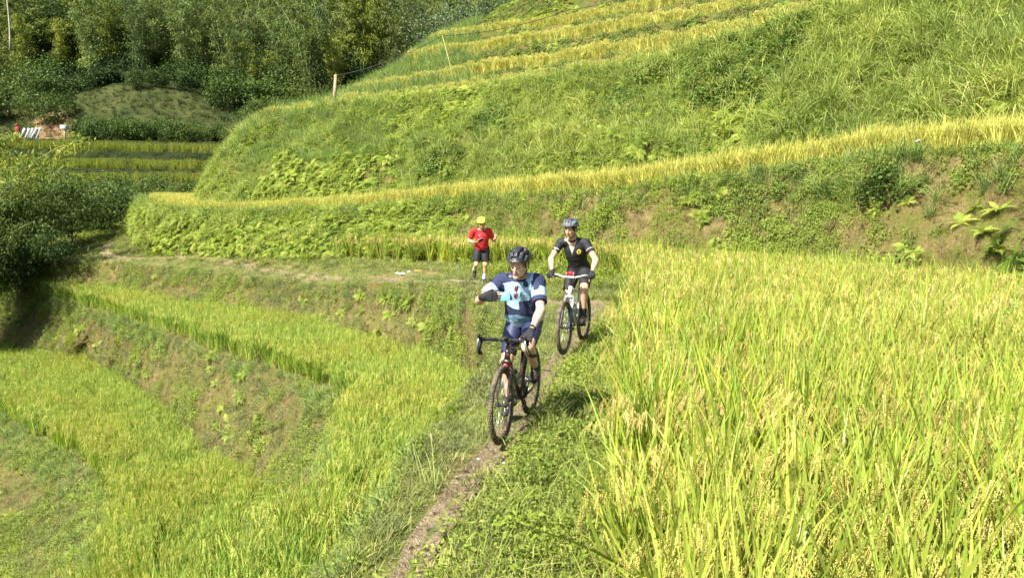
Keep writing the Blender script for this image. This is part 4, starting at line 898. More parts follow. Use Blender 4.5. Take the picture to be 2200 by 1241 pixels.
for px, py, s, lb in [(2025, 500, .55, 'small bright fern alone on bare clay at the right'), (1985, 405, .7, 'fern with long fronds left of the bare clay scar'), (2050, 420, .5, 'fern just above the bare clay scar'), (1970, 345, .8, 'arching fern under the grass edge at the upper right'),
                      (2110, 500, 1.0, 'lush fern at the right edge by the golden rice'), (2150, 540, 1.0, 'lowest lush fern at the right edge of the clay bank'), (2150, 450, 1.1, 'lush fern at the right edge, higher on the bank'), (1665, 420, .6, 'small fern in the middle of the clay bank')]:
    plant('fern', big_fern[r3.randrange(3)], onbank(px, 16, py), s * .95, lb, r3.uniform(0, 6), 'fern')

# ============================================================ small things of the place
M['wood'] = plain('weathered_wood', (0.50, 0.38, 0.25), .85, var=.2, nscale=8, bump=.3, dirt=(0.2, 0.15, 0.09))
M['white_paint'] = plain('whitewash', (0.55, 0.55, 0.54), .7, var=.06, dirt=(.4, .36, .28), dirtamt=.3)
M['board'] = plain('pale_board', (0.36, 0.37, 0.39), .7, var=.15, dirt=(.2, .2, .2), dirtamt=.4)
M['red'] = plain('red_cloth', (0.25, 0.03, 0.025), .8); M['black_wire'] = plain('black_cable', (0.03, 0.03, 0.03), .5)
M['litter'] = plain('white_litter', (0.80, 0.80, 0.78), .5); M['stone'] = plain('pale_stone', (0.36, 0.32, 0.27), .9, var=.2, nscale=10, bump=.6); M['orange'] = plain('orange_litter', (.65, .33, .08), .6)
b0 = P(717, 226, 35.6); b0[2] -= .15; b1 = P(721, 161, 35.6)
k = MB(); k.tube([b0, (b0 * .5 + b1 * .5) + [.01, 0, 0], b1], [.085, .075, .065], 10); o = k.build('wooden_post', M['wood']); tag(o, 'pale wooden post standing at the left end of the slope crest', 'post')
s0, s1 = P(982, 196, 33.5), P(950, 76, 33.8); s0[2] -= .2
k = MB(); k.tube([s0, (s0 + s1) / 2 + [.03, 0, 0], s1], [.022, .018, .012], 6); o = k.build('bamboo_stick', plain('green_bamboo_stick', (.35, .36, .12), .6)); tag(o, 'thin leaning bamboo stick holding up the cable on the slope', 'stick')
anch = [b1 - [0, 0, .04], s1 - [0, 0, .02], P(1220, 22, 34.5), P(1420, -45, 34)]
k = MB()
for a_0, a_1 in zip(anch[:-1], anch[1:]):
    t = np.linspace(0, 1, 12)[:, None]; k.tube(list(a_0 * (1 - t) + a_1 * t - np.array([0, 0, 1.0]) * (.5 * 4 * t * (1 - t) * .45)), .013, 5)
o = k.build('cable', M['black_wire']); tag(o, 'thin dark cable strung from the wooden post up across the terraces', 'cable')
# box on a post and leaning boards far left
w = P(140, 300, 66.3); o = empty('box_on_post', w); tag(o, 'small white box on a short post beside the brown cutting', 'box')
k = MB(); k.tube([(0, 0, -.3), (0, 0, .95)], [.09, .08], 8); k.build('post', M['wood'], o)
k = MB(); k.box((-.06, 0, 1.02), (.24, .16, .18), bev=.03); k.build('box', M['white_paint'], o)
w = P(66, 297, 65.8)
for i in range(9):
    k = MB(); a_ = .50 + r3.uniform(-.08, .08); R_ = np.array([[math.cos(a_), 0, math.sin(a_)], [0, 1, 0], [-math.sin(a_), 0, math.cos(a_)]])
    hh = .48 + r3.uniform(-.06, .06); k.box((0, 0, 0), (.065, .02, hh), R_, bev=.01)
    o = k.build('board', M['board'] if i % 3 else M['white_paint']); o.location = (w[0] - .75 + i * .18, w[1] + r3.uniform(-.1, .1), w[2] + .42); tag(o, 'pale board leaning in the row beside the brown cutting', 'board', 'row of leaning pale boards at the far left')
k = MB(); k.ball((0, 0, 0), (.22, .15, .32), 10, 8); k.ball((-.05, 0, .38), (.14, .12, .12), 8, 6); o = k.build('red_bundle', M['red']); o.location = w + [-1.05, 0, .7]; tag(o, 'small red bundle left of the leaning pale boards', 'bundle')
# pale dead trunk at the upper left
w = P(22, 110, 84); t = np.linspace(0, 1, 7)[:, None]
k = MB(); k.tube(list(w + t * [.1, 0, 7.5] + np.sin(t * 5) * [.08, 0, 0]), list(.10 - .05 * t[:, 0]), 7); k.tube([w + [.1, 0, 6.0], w + [-.8, 0, 6.9]], [.04, .02], 5); o = k.build('dead_tree_trunk', M['pale_bark']); tag(o, 'thin pale bare trunk rising out of the trees at the upper left', 'tree')
# stones, litter
def stone(p, s, lb, mat='stone', sq=.6):
    k = MB(); k.ball((0, 0, 0), (s, s * .8, s * sq), 9, 6); v = k.v[0]; v += (fbm(v * 3 / s + p[0], 1, 2, 4)[:, None] * v * .5); o = k.build('stone' if mat == 'stone' else 'litter', M[mat], smooth=False); o.location = p; return tag(o, lb, 'stone' if mat == 'stone' else 'litter')
stone(P(1973, 303, 16.6), .06, 'pale stone at the edge of the first rice strip, upper right')
stone(gb(350, 866) + [.3, -.2, .55], .10, 'pale stone at the foot of the tongue shaped bank')
stone(gb(372, 852) + [.3, -.1, .75], .07, 'smaller pale stone just right of the one at the foot of the tongue bank')
stone(ga(975, 680) + [0, .1, .75], .05, 'whitish pebble stuck in the bank below the path')
for i, (dx, dy, s) in enumerate([(-.20, .05, .05), (-.05, -.04, .075), (.12, .10, .04)]):
    g_ = G(868, 581); k = MB(); n = 14; a = np.linspace(0, 6.283, n, endpoint=False)
    V_ = np.stack([np.cos(a) * s * (1 + .4 * rng.normal(size=n) * .5), np.sin(a) * s * .7, .03 + .02 * rng.random(n)], 1); V_ = np.vstack([V_, [[0, 0, .07]], V_ - [0, 0, .012]]); F_ = [[j, (j + 1) % n, n] for j in range(n)] + [[j + n + 1, (j + 1) % n + n + 1, (j + 1) % n, j] for j in range(n)]
    k.add(V_, F_); o = k.build('litter', M['litter'], smooth=False); o.location = (g_[0] + dx, g_[1] + dy, shelf_z(g_[0] + dx, g_[1] + dy)); tag(o, 'scrap of white plastic on the bare clay patch, %s' % ['left piece', 'middle piece', 'right piece'][i], 'litter')
k = MB(); k.box((0, 0, .02), (.11, .05, .015), bev=.01); o = k.build('litter', M['orange']); g_ = G(898, 577); o.location = (g_[0], g_[1], shelf_z(g_[0], g_[1])); tag(o, 'flat orange scrap right of the white plastic on the clay patch', 'litter')
def flower(px, py, lb):
    g_ = G(px, py); g_[2] = shelf_z(g_[0], g_[1]); o = empty('wild_flower', g_); tag(o, lb, 'flower'); k = MB(); k.tube([(0, 0, 0), (.01, 0, .12), (.02, 0, .24)], .002, 5); k.build('stem', M['stem'], o)
    k = MB()
    for j in range(8):
        a = j * .785; k.ball((.02 + math.cos(a) * .007, math.sin(a) * .007, .243), (.005, .005, .002), 6, 4)
    k.build('petals', M['litter'], o)
flower(1022, 1052, 'tiny white flower right beside the bare track'); flower(1076, 1056, 'tiny white flower in the weeds right of the track')

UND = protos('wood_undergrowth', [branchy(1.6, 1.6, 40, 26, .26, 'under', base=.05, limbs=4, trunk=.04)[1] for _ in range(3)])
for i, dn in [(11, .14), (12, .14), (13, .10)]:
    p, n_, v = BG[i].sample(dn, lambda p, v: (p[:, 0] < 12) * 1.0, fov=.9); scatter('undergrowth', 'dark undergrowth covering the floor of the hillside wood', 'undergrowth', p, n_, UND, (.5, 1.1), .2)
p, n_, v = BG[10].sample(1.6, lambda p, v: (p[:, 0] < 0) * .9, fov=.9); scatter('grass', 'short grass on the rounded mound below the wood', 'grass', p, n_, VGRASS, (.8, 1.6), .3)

# ============================================================ bodies grown as one implicit surface
class SDF:
    def __init__(s, lo, hi, h):
        s.lo = np.array(lo, float); s.h = h; s.n = np.ceil((np.array(hi) - s.lo) / h).astype(int) + 1; s.f = np.full(s.n, .5, np.float32)
    def _reg(s, lo, hi):
        a = np.clip(np.floor((lo - s.lo) / s.h).astype(int), 0, s.n - 1); b = np.clip(np.ceil((hi - s.lo) / s.h).astype(int) + 1, 1, s.n)
        if np.any(b - a < 2): return None, None
        ax = [s.lo[i] + s.h * np.arange(a[i], b[i]) for i in range(3)]
        return tuple(slice(a[i], b[i]) for i in range(3)), np.stack(np.meshgrid(*ax, indexing='ij'), -1)
    def put(s, lo, hi, fn, k, sub=False):
        pad = k + .02; sl, X = s._reg(np.asarray(lo) - pad, np.asarray(hi) + pad)
        if sl is None: return
        d = fn(X).astype(np.float32); F = s.f[sl]
        if sub:
            a, b = F, -d; hh = np.clip(.5 - .5 * (b - a) / k, 0, 1) if k > 0 else 0; hh = np.clip(.5 + .5 * (b - a) / k, 0, 1)
            s.f[sl] = a * (1 - hh) + b * hh + k * hh * (1 - hh)
        else:
            hh = np.clip(.5 + .5 * (F - d) / k, 0, 1); s.f[sl] = F * (1 - hh) + d * hh - k * hh * (1 - hh)
    def cone(s, a, b, ra, rb, k=.02, sub=False, infl=0):
        a = np.asarray(a, float); b = np.asarray(b, float); ra += infl; rb += infl; r = max(ra, rb); ab = b - a; L2 = max(1e-9, ab @ ab)
        def fn(X): t = np.clip(((X - a) @ ab) / L2, 0, 1); return np.linalg.norm(X - a - t[..., None] * ab, axis=-1) - (ra + (rb - ra) * t)
        s.put(np.minimum(a, b) - r, np.maximum(a, b) + r, fn, k, sub)
    def ell(s, c, r, R=None, k=.02, sub=False, infl=0):
        c = np.asarray(c, float); r = np.asarray(r, float) + infl; R = np.eye(3) if R is None else R
        def fn(X):
            q = (X - c) @ R; k0 = np.linalg.norm(q / r, axis=-1); k1 = np.linalg.norm(q / r ** 2, axis=-1); return np.where(k1 > 1e-6, k0 * (k0 - 1) / (k1 + 1e-9), -r.min())
        m = r.max(); s.put(c - m, c + m, fn, k, sub)
    def cut(s, p, n):                              # keeps the side n points away from
        n = np.asarray(n, float); n = n / np.linalg.norm(n)
        ax = [s.lo[i] + s.h * np.arange(s.n[i]) for i in range(3)]
        d = (ax[0][:, None, None] - p[0]) * n[0] + (ax[1][None, :, None] - p[1]) * n[1] + (ax[2][None, None, :] - p[2]) * n[2]
        s.f = np.maximum(s.f, d.astype(np.float32))
    def ripple(s, amp, sc, seed, stretch=(1, 1, 1)):
        m = np.abs(s.f) < .03; idx = np.argwhere(m); X = s.lo + idx * s.h; s.f[m] += (amp * fbm(X * np.array(stretch), sc, 3, seed)).astype(np.float32)
    def mesh(s, name, mats, paint=None):
        f = s.f; neg = f < 0; nx, ny, nz_ = f.shape
        c = np.zeros((nx - 1, ny - 1, nz_ - 1), int)
        for dx in (0, 1):
            for dy in (0, 1):
                for dz in (0, 1): c += neg[dx:nx - 1 + dx, dy:ny - 1 + dy, dz:nz_ - 1 + dz]
        act = (c > 0) & (c < 8); idx = np.argwhere(act); vid = -np.ones(act.shape, int); vid[act] = np.arange(len(idx))
        acc = np.zeros((len(idx), 3)); cnt = np.zeros(len(idx)); I, J, K = idx.T
        cor = [(a, b, d) for a in (0, 1) for b in (0, 1) for d in (0, 1)]
        for a in cor:
            for ax in range(3):
                if a[ax] == 1: continue
                b = list(a); b[ax] = 1; fa = f[I + a[0], J + a[1], K + a[2]]; fb = f[I + b[0], J + b[1], K + b[2]]; m = (fa < 0) != (fb < 0)
                t = np.where(m, fa / np.where(m, fa - fb, 1), 0); p = np.array(a, float)[None] + t[:, None] * (np.array(b) - np.array(a))[None]; acc[m] += p[m]; cnt[m] += 1
        V = s.lo + (idx + acc / cnt[:, None]) * s.h
        Fs = []
        for ax in range(3):
            o1, o2 = [(1, 2), (2, 0), (0, 1)][ax]; sl0 = [slice(None)] * 3; sl1 = [slice(None)] * 3; sl0[ax] = slice(0, -1); sl1[ax] = slice(1, None)
            a, b = neg[tuple(sl0)], neg[tuple(sl1)]; ch = np.argwhere(a != b); ok = (ch[:, o1] > 0) & (ch[:, o2] > 0) & (ch[:, o1] < f.shape[o1] - 1) & (ch[:, o2] < f.shape[o2] - 1); ch = ch[ok]
            inside = a[tuple(ch.T)]; e1 = np.zeros(3, int); e1[o1] = 1; e2 = np.zeros(3, int); e2[o2] = 1
            q = np.stack([vid[tuple((ch - e1 - e2).T)], vid[tuple((ch - e2).T)], vid[tuple(ch.T)], vid[tuple((ch - e1).T)]], 1); q[~inside] = q[~inside][:, ::-1]; Fs.append(q)
        Fq = np.concatenate(Fs); Fq = Fq[(Fq >= 0).all(1)]
        mi = None
        if paint is not None: mi = paint(V[Fq].mean(1))
        return mesh_np(name, V, Fq, mats, True, mi)
def nrmz(v): v = np.asarray(v, float); return v / (np.linalg.norm(v) + 1e-9)
def frame(f, u=(0, 0, 1)):                         # columns forward, left, up
    f = nrmz(f); l = nrmz(np.cross(u, f)); return np.stack([f, l, np.cross(f, l)], 1)

M['skin_a'] = plain('fair_skin', (0.62, 0.36, 0.26), .55, var=.08, nscale=30, spec=.35)
M['skin_b'] = plain('tan_skin', (0.56, 0.33, 0.20), .55, var=.08, nscale=30, spec=.35)
M['lip'] = plain('lips', (0.47, 0.23, 0.18), .5); M['brow'] = plain('dark_hair', (0.05, 0.035, 0.025), .8, bump=.5); M['brow_l'] = plain('light_brown_hair', (0.20, 0.12, 0.07), .8, bump=.5)
M['eye'] = plain('eye_dark', (0.04, 0.03, 0.025), .2)
M['navy'] = plain('navy_cloth', (0.022, 0.03, 0.075), .85, nscale=60, bump=.2); M['navy_shiny'] = plain('navy_lycra', (0.018, 0.025, 0.075), .55, nscale=60)
M['ltblue'] = plain('light_blue_cloth', (0.30, 0.48, 0.62), .85, nscale=60, bump=.2); M['midblue'] = plain('denim_blue_cloth', (0.14, 0.25, 0.38), .85, nscale=60, bump=.2); M['paleblue'] = plain('pale_blue_cloth', (0.42, 0.60, 0.70), .85, nscale=60)
M['black_cloth'] = plain('black_cloth', (0.014, 0.014, 0.016), .7, nscale=60, bump=.2); M['grey_cloth'] = plain('grey_strip', (0.5, 0.5, 0.48), .7); M['yellow_p'] = plain('yellow_print', (0.75, 0.60, 0.05), .6)
M['red_shirt'] = plain('red_shirt', (0.50, 0.018, 0.022), .75, nscale=50, bump=.2); M['white_cloth'] = plain('white_cloth', (0.75, 0.75, 0.75), .8)
M['black_matte'] = plain('matte_black', (0.022, 0.024, 0.028), .38, spec=.5); M['black_foam'] = plain('dark_foam', (0.008, 0.008, 0.009), .9)
M['silver_shell'] = plain('silver_helmet_shell', (0.09, 0.10, 0.11), .35, spec=.5, coat=.2); M['cyan_p'] = plain('cyan_print', (0.12, 0.33, 0.36), .4); M['yellow_shell'] = plain('yellow_helmet_shell', (0.72, 0.75, 0.06), .4, spec=.5)
M['shoe'] = plain('black_shoe', (0.02, 0.02, 0.022), .4, dirt=(.12, .09, .05), dirtamt=.25, dscale=30); M['glove'] = plain('black_glove', (0.015, 0.015, 0.018), .8, nscale=80, bump=.3)
M['phone_c'] = plain('cyan_phone_case', (0.20, 0.68, 0.80), .35, var=.03); M['lens'] = plain('dark_lens', (0.01, 0.01, 0.012), .08); M['glass_red'] = plain('dark_red_lens', (0.06, 0.008, 0.010), .08, spec=.8)
M['grey_ph'] = plain('grey_phone', (0.35, 0.37, 0.40), .25)

HEAD = [('e', (-.012, 0, .030), (.098, .077, .088), .02), ('e', (.026, 0, -.030), (.064, .060, .080), .025), ('e', (.034, 0, -.078), (.044, .046, .034), .02), ('e', (.070, 0, -.100), (.017, .021, .015), .015),
        ('e', (.060, .037, -.022), (.022, .020, .018), .015), ('e', (.060, -.037, -.022), (.022, .020, .018), .015), ('c', (.082, -.032, .024), (.082, .032, .024), .011, .011, .012),
        ('s', (.103, .031, .006), (.017, .017, .011), .008), ('s', (.103, -.031, .006), (.017, .017, .011), .008), ('e', (.080, .031, .004), (.012, .014, .011), .004), ('e', (.080, -.031, .004), (.012, .014, .011), .004),
        ('c', (.090, 0, .016), (.113, 0, -.026), .0075, .0115, .010), ('e', (.101, .011, -.031), (.009, .008, .007), .006), ('e', (.101, -.011, -.031), (.009, .008, .007), .006),
        ('c', (.088, -.019, -.058), (.096, 0, -.055), .005, .006, .005), ('c', (.088, .019, -.058), (.096, 0, -.055), .005, .006, .005), ('c', (.085, -.017, -.067), (.085, .017, -.067), .0075, .0075, .005),
        ('s', (.101, 0, -.0612), (.008, .019, .0022), .003), ('e', (-.008, .078, -.006), (.019, .009, .030), .006), ('e', (-.008, -.078, -.006), (.019, .009, .030), .006)]
def put_prims(S, prims, O, R, infl=0, sc=1.0):
    for p in prims:
        if p[0] == 'e' or p[0] == 's': S.ell(O + R @ (np.array(p[1]) * sc), np.array(p[2]) * sc, R, p[3], p[0] == 's', infl)
        else: S.cone(O + R @ (np.array(p[1]) * sc), O + R @ (np.array(p[2]) * sc), p[3] * sc, p[4] * sc, p[5], infl=infl)
def hand_pts(w, f, n, s_side, curls, thumb=(.6, .7, .35), spread=.0, sc=1.0, index=None):
    """w wrist, f finger direction, n palm normal, s_side towards the thumb; returns the finger chains"""
    f = nrmz(f); n = np.asarray(n, float); n = nrmz(n - f * (n @ f)); s = nrmz(np.asarray(s_side) - f * (np.asarray(s_side) @ f) - n * (np.asarray(s_side) @ n)); ch = []
    for j in range(4):
        c = curls if not (index is not None and j == 0) else index
        b = w + (f * (.086 - .004 * abs(j - 1)) + s * (.030 - .0205 * j)) * sc; pts = [b]; a = 0
        for q in range(3):
            a += c[q]; d = f * math.cos(a) + n * math.sin(a) + s * spread * (1.5 - j) * .2; pts.append(pts[-1] + nrmz(d) * [.044, .027, .022][q] * [.93, 1.05, 1.0, .80][j] * sc)
        ch.append(pts)
    tb = w + (f * .022 + s * .028 + n * .006) * sc; d0 = nrmz(f * thumb[0] + s * thumb[1] + n * thumb[2]); d1 = nrmz(d0 + f * .35 + n * .25); 
    return dict(w=w, f=f, n=n, s=s, fing=ch, th=[tb, tb + d0 * .042 * sc, tb + d0 * .042 * sc + d1 * .031 * sc, tb + d0 * .042 * sc + d1 * .055 * sc], sc=sc)
def put_hand(S, H, infl=0, fingers=3, sc=1.0):
    w, f, s, n = H['w'], H['f'], H['s'], H['n']; sc = H['sc']
    for j, c in enumerate(H['fing']): S.cone(w + s * (.014 - .010 * j) * sc, c[0], .017 * sc, .0125 * sc, .008, infl=infl)
    for j, c in enumerate(H['fing']):
        for q in range(fingers): S.cone(c[q], c[q + 1], [.0102, .0092, .0083][q] * sc, [.0092, .0083, .0072][q] * sc, .002, infl=infl)
    t = H['th']; S.cone(w + s * .008 * sc, t[0], .017 * sc, .016 * sc, .01, infl=infl)
    for q in range(min(3, fingers + (fingers < 3))): S.cone(t[q], t[q + 1], [.0145, .0112, .010][q] * sc, [.0115, .010, .0085][q] * sc, .004, infl=infl)

def torso(S, J, infl=0, belly=.0, low=True, k=.035, wide=1.0):
    pe, ch, nb = J['pelvis'], J['chest'], J['neck']; lt = nrmz(J['sL'] - J['sR']); up = nrmz(nb - pe); fw = np.cross(lt, up); R = np.stack([fw, lt, up], 1)
    if low: S.ell(pe, (.105 + belly * .5, .150 * wide, .110), R, k, infl=infl)
    m = pe * .5 + ch * .5 + fw * (.012 + belly * .6); S.ell(m, (.100 + belly, .135 * wide + belly * .4, .16), R, k, infl=infl)
    S.ell(ch + fw * .01, (.112, .155 * wide, .155), R, k, infl=infl); S.ell(ch + up * .08 + fw * .0, (.092, .150 * wide, .09), R, k, infl=infl)
    for a in ('sL', 'sR'): S.cone(nb - up * .015, J[a] * .92 + nb * .08 + up * .005, .050, .056, k, infl=infl)
    return R
def limb(S, a, b, ra, rb, k=.025, infl=0, bulge=None):
    S.cone(a, b, ra, rb, k, infl=infl)
    if bulge: t, off, r, ln = bulge; d = nrmz(b - a); R = frame(d, (0, 1, .1)); S.ell(a + (b - a) * t + np.asarray(off), (ln, r, r), R, k, infl=infl)
def person(name, label, J, mats, loc, rz, sc=1.0, hvox=.0058, belly=0, hands=(), group=None, brow='brow', mouth=True, rear=(-1, 0, 0), bare_arm=True):
    """J joints in the figure's own frame: x forward, y to its left, z up"""
    root = empty(name, loc, rz); root.scale = (sc, sc, sc); tag(root, label, 'person')
    allp = np.array([v for k, v in J.items() if hasattr(v, 'shape') and v.shape == (3,) and k not in ('look',)])
    lo = allp.min(0) - .22; hi = allp.max(0) + .22; S = SDF(lo, hi, hvox)
    torso(S, J, 0, belly); S.cone(J['neck'] - nrmz(J['neck'] - J['pelvis']) * .03, J['head'] + frame(J['look']) @ np.array([-.02, 0, -.06]), .062, .052, .03)
    for q in 'LR':
        limb(S, J['s' + q], J['e' + q], .050, .040, .03, bulge=(.35, (0, 0, 0), .049, .09)); limb(S, J['e' + q], J['w' + q], .040, .026, .02, bulge=(.28, (0, 0, 0), .042, .075))
        limb(S, J['h' + q], J['k' + q], .085, .058, .05, bulge=(.35, (0, 0, 0), .080, .15)); S.ell(J['k' + q], (.056, .054, .058), None, .02)
        sh_ = nrmz(J['a' + q] - J['k' + q]); bk = nrmz(np.asarray(rear) - sh_ * (np.asarray(rear) @ sh_)); limb(S, J['k' + q], J['a' + q], .050, .036, .02, bulge=(.30, bk * .022, .050, .11))
        S.cone(J['a' + q], J['a' + q] * .5 + J['t' + q] * .5 + [0, 0, -.02], .032, .020, .015)
    HR = frame(J['look']); put_prims(S, HEAD, J['head'], HR)
    for H in hands: put_hand(S, H)
    def paint(c):
        q = (c - J['head']) @ HR; m = np.zeros(len(c), int)
        m[(q[:, 0] > .080) & (np.abs(q[:, 1]) < .024 - .25 * np.abs(q[:, 2] + .062)) & (np.abs(q[:, 2] + .062) < .0085)] = 1
        m[(q[:, 0] > .070) & (np.abs(np.abs(q[:, 1]) - .032) < .020) & (np.abs(q[:, 2] - .025 + .12 * (np.abs(q[:, 1]) - .030)) < .0045)] = 2
        m[(q[:, 0] > .078) & (np.abs(np.abs(q[:, 1]) - .031) < .0125) & (np.abs(q[:, 2] - .0005) < .0050)] = 3
        return m
    link('body', S.mesh('body', [M[mats['skin']], M['lip'], M[brow], M['eye']], paint), root)
    # hair: a cap under the helmet with sideburns
    S = SDF(J['head'] - .16, J['head'] + .16, .006); S.ell(J['head'] + HR @ np.array([-.014, 0, .028]), (.104, .083, .094), HR, .01); S.cut(J['head'] + HR @ np.array([.0, 0, -.030]), HR @ np.array([.35, 0, -1.0])); S.cut(J['head'] + HR @ np.array([.060, 0, .02]), HR @ np.array([1., 0, -.35])); S.ripple(.004, 60, 3)
    link('hair', S.mesh('hair', [M[brow]]), root)
    for q in 'LR':
        # socks and shoes
        a, t, k = J['a' + q], J['t' + q], J['k' + q]; up = nrmz(k - a)
        S = SDF(np.minimum(a, k) - .16, np.maximum(a, k) + .16, .0075); S.cone(a - up * .05, a + up * mats.get('sock_len', .09) * 1.3, .046, .046, .01); S.cut(a + up * mats.get('sock_len', .09), up); link('sock', S.mesh('sock', [M[mats['sock']]]), root)
        d = nrmz(t - a); fl = nrmz(np.array([d[0], d[1], d[2]])); R = J.get('footR' + q); R = frame(J['fd' + q]) if R is None else R
        base = a + R @ np.array([0, 0, -.055]); S = SDF(base - .26, base + .26, .0072)
        put_prims(S, [('e', (-.035, 0, .010), (.048, .037, .045), .02), ('e', (.045, 0, .000), (.085, .040, .036), .03), ('e', (.125, -.004 if q == 'L' else .004, -.010), (.062, .045, .026), .03), ('c', (-.012, 0, .085), (0, 0, .03), .046, .045, .02), ('c', (.0, 0, .045), (.085, 0, .0), .044, .032, .02)], base, R)
        S.cut(base + R @ np.array([0, 0, -.030]), R @ np.array([0, 0, -1.])); S.cut(base + R @ np.array([0, 0, .088]), R @ np.array([-0.1, 0, 1.])); sho = link('shoe', S.mesh('shoe', [M['shoe']]), root)
        k_ = MB(); V = []; n = 24
        for zz, g in ((-.044, .97), (-.030, 1.03), (-.024, .98)):
            for i in range(n):
                th = 2 * math.pi * i / n; x = math.cos(th); y = math.sin(th); V.append(base + R @ np.array([.055 + x * .132 * g, y * (.040 + .006 * x) * g, zz + .006 * max(0, x - .5)]))
        F = [[r * n + i, r * n + (i + 1) % n, (r + 1) * n + (i + 1) % n, (r + 1) * n + i] for r in (0, 1) for i in range(n)] + [list(range(n))[::-1], [2 * n + i for i in range(n)]]
        k_.add(V, F); k_.build('sole', M[mats.get('sole', 'black_foam')], sho)
        k_ = MB()
        for i in range(3): k_.tube([base + R @ np.array([.045 + i * .028, sy, .016 + (.018 if abs(sy) < .01 else (.006 if abs(sy) < .03 else -.008)) - i * .009]) for sy in (-.040, -.024, 0, .024, .040)], .0045, 5)
        k_.build('strap', M[mats.get('lace', 'grey_cloth')], sho)
    return root, HR
def helmet(root, J, HR, shell, vents, visor, accent=None, R0=(.138, .108, .108), low=.012, name='helmet', strap=True):
    c = J['head'] + HR @ np.array([-.012, 0, .058]); S = SDF(c - .19, c + .19, .0052); R0 = np.array(R0)
    S.ell(c, R0, HR, .01); S.ell(c + HR @ np.array([-.055, 0, -.015]), (.088, .094, .085), HR, .03)
    for v in visor: S.ell(c + HR @ np.array(v[0]), v[1], HR, .012)
    for v in vents:                                # long pits following the shell
        p0, p1 = np.array(v[0]), np.array(v[1]); p0 = p0 / np.linalg.norm(p0) * .965; p1 = p1 / np.linalg.norm(p1) * .965; pm = (p0 + p1) / 2; pm = pm / np.linalg.norm(pm) * .965
        S.cone(c + HR @ (p0 * R0), c + HR @ (pm * R0), v[2] + .001, (v[2] + v[3]) / 2 + .001, .003, sub=True); S.cone(c + HR @ (pm * R0), c + HR @ (p1 * R0), (v[2] + v[3]) / 2 + .001, v[3] + .001, .003, sub=True)
    S.cut(c + HR @ np.array([0, 0, -.020]), HR @ np.array([.22, 0, -1.])); S.ell(J['head'] + HR @ np.array([-.012, 0, .012]), (.104, .084, .100), HR, .004, sub=True)
    def paint(p):
        q = ((p - c) @ HR); e = np.linalg.norm(q / R0, axis=1); m = np.where((e < .968) & (np.linalg.norm((q - [-.055, 0, -.005]) / [.092, .096, .085], axis=1) < .968), 1, 0)
        if accent: m[(m == 0) & accent(q)] = 2
        return m
    h = link(name, S.mesh(name, [M[shell], M['black_foam'], M['cyan_p']], paint), root)
    if strap:
        k = MB(); hd = J['head']
        for sy in (-1, 1):
            k.tube([hd + HR @ np.array(p) for p in ((.045, sy * .082, .035), (.035, sy * .084, -.02), (.020, sy * .070, -.075), (.030, sy * .045, -.108), (.045, sy * .01, -.120))], .0045, 5, squash=.5)
            k.tube([hd + HR @ np.array(p) for p in ((-.05, sy * .080, .02), (-.02, sy * .086, -.03), (.020, sy * .070, -.075))], .004, 5, squash=.5)
        k.build('strap', M['black_cloth'], h)
    k = MB()
    k.ring(c + HR @ np.array([0, 0, -.028]), 1.0, .0, HR @ np.array([0, 0, 1.]), 4, 3) if False else None
    return h
def garment(root, name, lo, hi, build, mats, paint=None, vox=.0065, rip=(.007, 7, 5), st=(1, 1, .45), cuts=()):
    S = SDF(lo, hi, vox); build(S)
    if rip: S.ripple(rip[0], rip[1], rip[2], st); S.ripple(rip[0] * .45, rip[1] * 2.7, rip[2] + 9, (1.2, .6, 1.1))
    for p, n in cuts: S.cut(p, n)
    return link(name, S.mesh(name, mats, paint), root)
A_ = lambda *a: np.array(a, float)
def neck_cut(S, J, hh):
    u = nrmz(nrmz(J['neck'] - J['pelvis']) + A_(.25, 0, 0)); c = J['neck'] + u * hh; sl, X = S._reg(c - .13, c + .13); t = (X - c) @ u; rr = np.linalg.norm(X - c - t[..., None] * u, axis=-1)
    S.f[sl] = np.where((t > 0) & (rr < .115), np.maximum(S.f[sl], t), S.f[sl])
def place_on(front_px, front_py, deg, wb):
    fr = G(front_px, front_py); a = math.radians(deg); rear = fr + np.array([math.sin(a), math.cos(a), 0]) * wb; rear[2] = SLOPE * rear[1]; return fr, rear, math.atan2(-math.cos(a), -math.sin(a))

# ------------------------------------------------------------ the two bicycles
M['rubber'] = plain('muddy_tyre', (0.03, 0.028, 0.026), .85, bump=.6, nscale=40, dirt=(.17, .135, .09), dirtamt=.6, dscale=9)
M['rim'] = plain('black_rim', (0.02, 0.02, 0.022), .35, dirt=(.2, .15, .09), dirtamt=.3); M['steel'] = plain('steel', (0.55, 0.55, 0.55), .3, metal=1.0); M['alloy'] = plain('silver_alloy', (0.60, 0.62, 0.64), .35, metal=.8)
M['frame_a'] = plain('dark_maroon_paint', (0.028, 0.010, 0.012), .25, coat=.8, spec=.5, dirt=(.2, .15, .1), dirtamt=.2); M['frame_b'] = plain('silver_white_paint', (0.52, 0.55, 0.56), .3, coat=.6, dirt=(.22, .17, .1), dirtamt=.25)
M['fork_b'] = plain('blue_black_fork', (0.03, 0.05, 0.08), .3, coat=.5); M['bar_tape'] = plain('bar_tape', (0.015, 0.015, 0.016), .7, bump=.5, nscale=50); M['plastic'] = plain('black_plastic', (0.02, 0.02, 0.022), .45); M['red_m'] = plain('red_anodised', (0.55, 0.02, 0.02), .3, metal=.4)
M['bottle'] = plain('grey_bottle', (0.38, 0.41, 0.43), .35); M['white_b'] = plain('white_gloss', (0.75, 0.75, 0.75), .3)
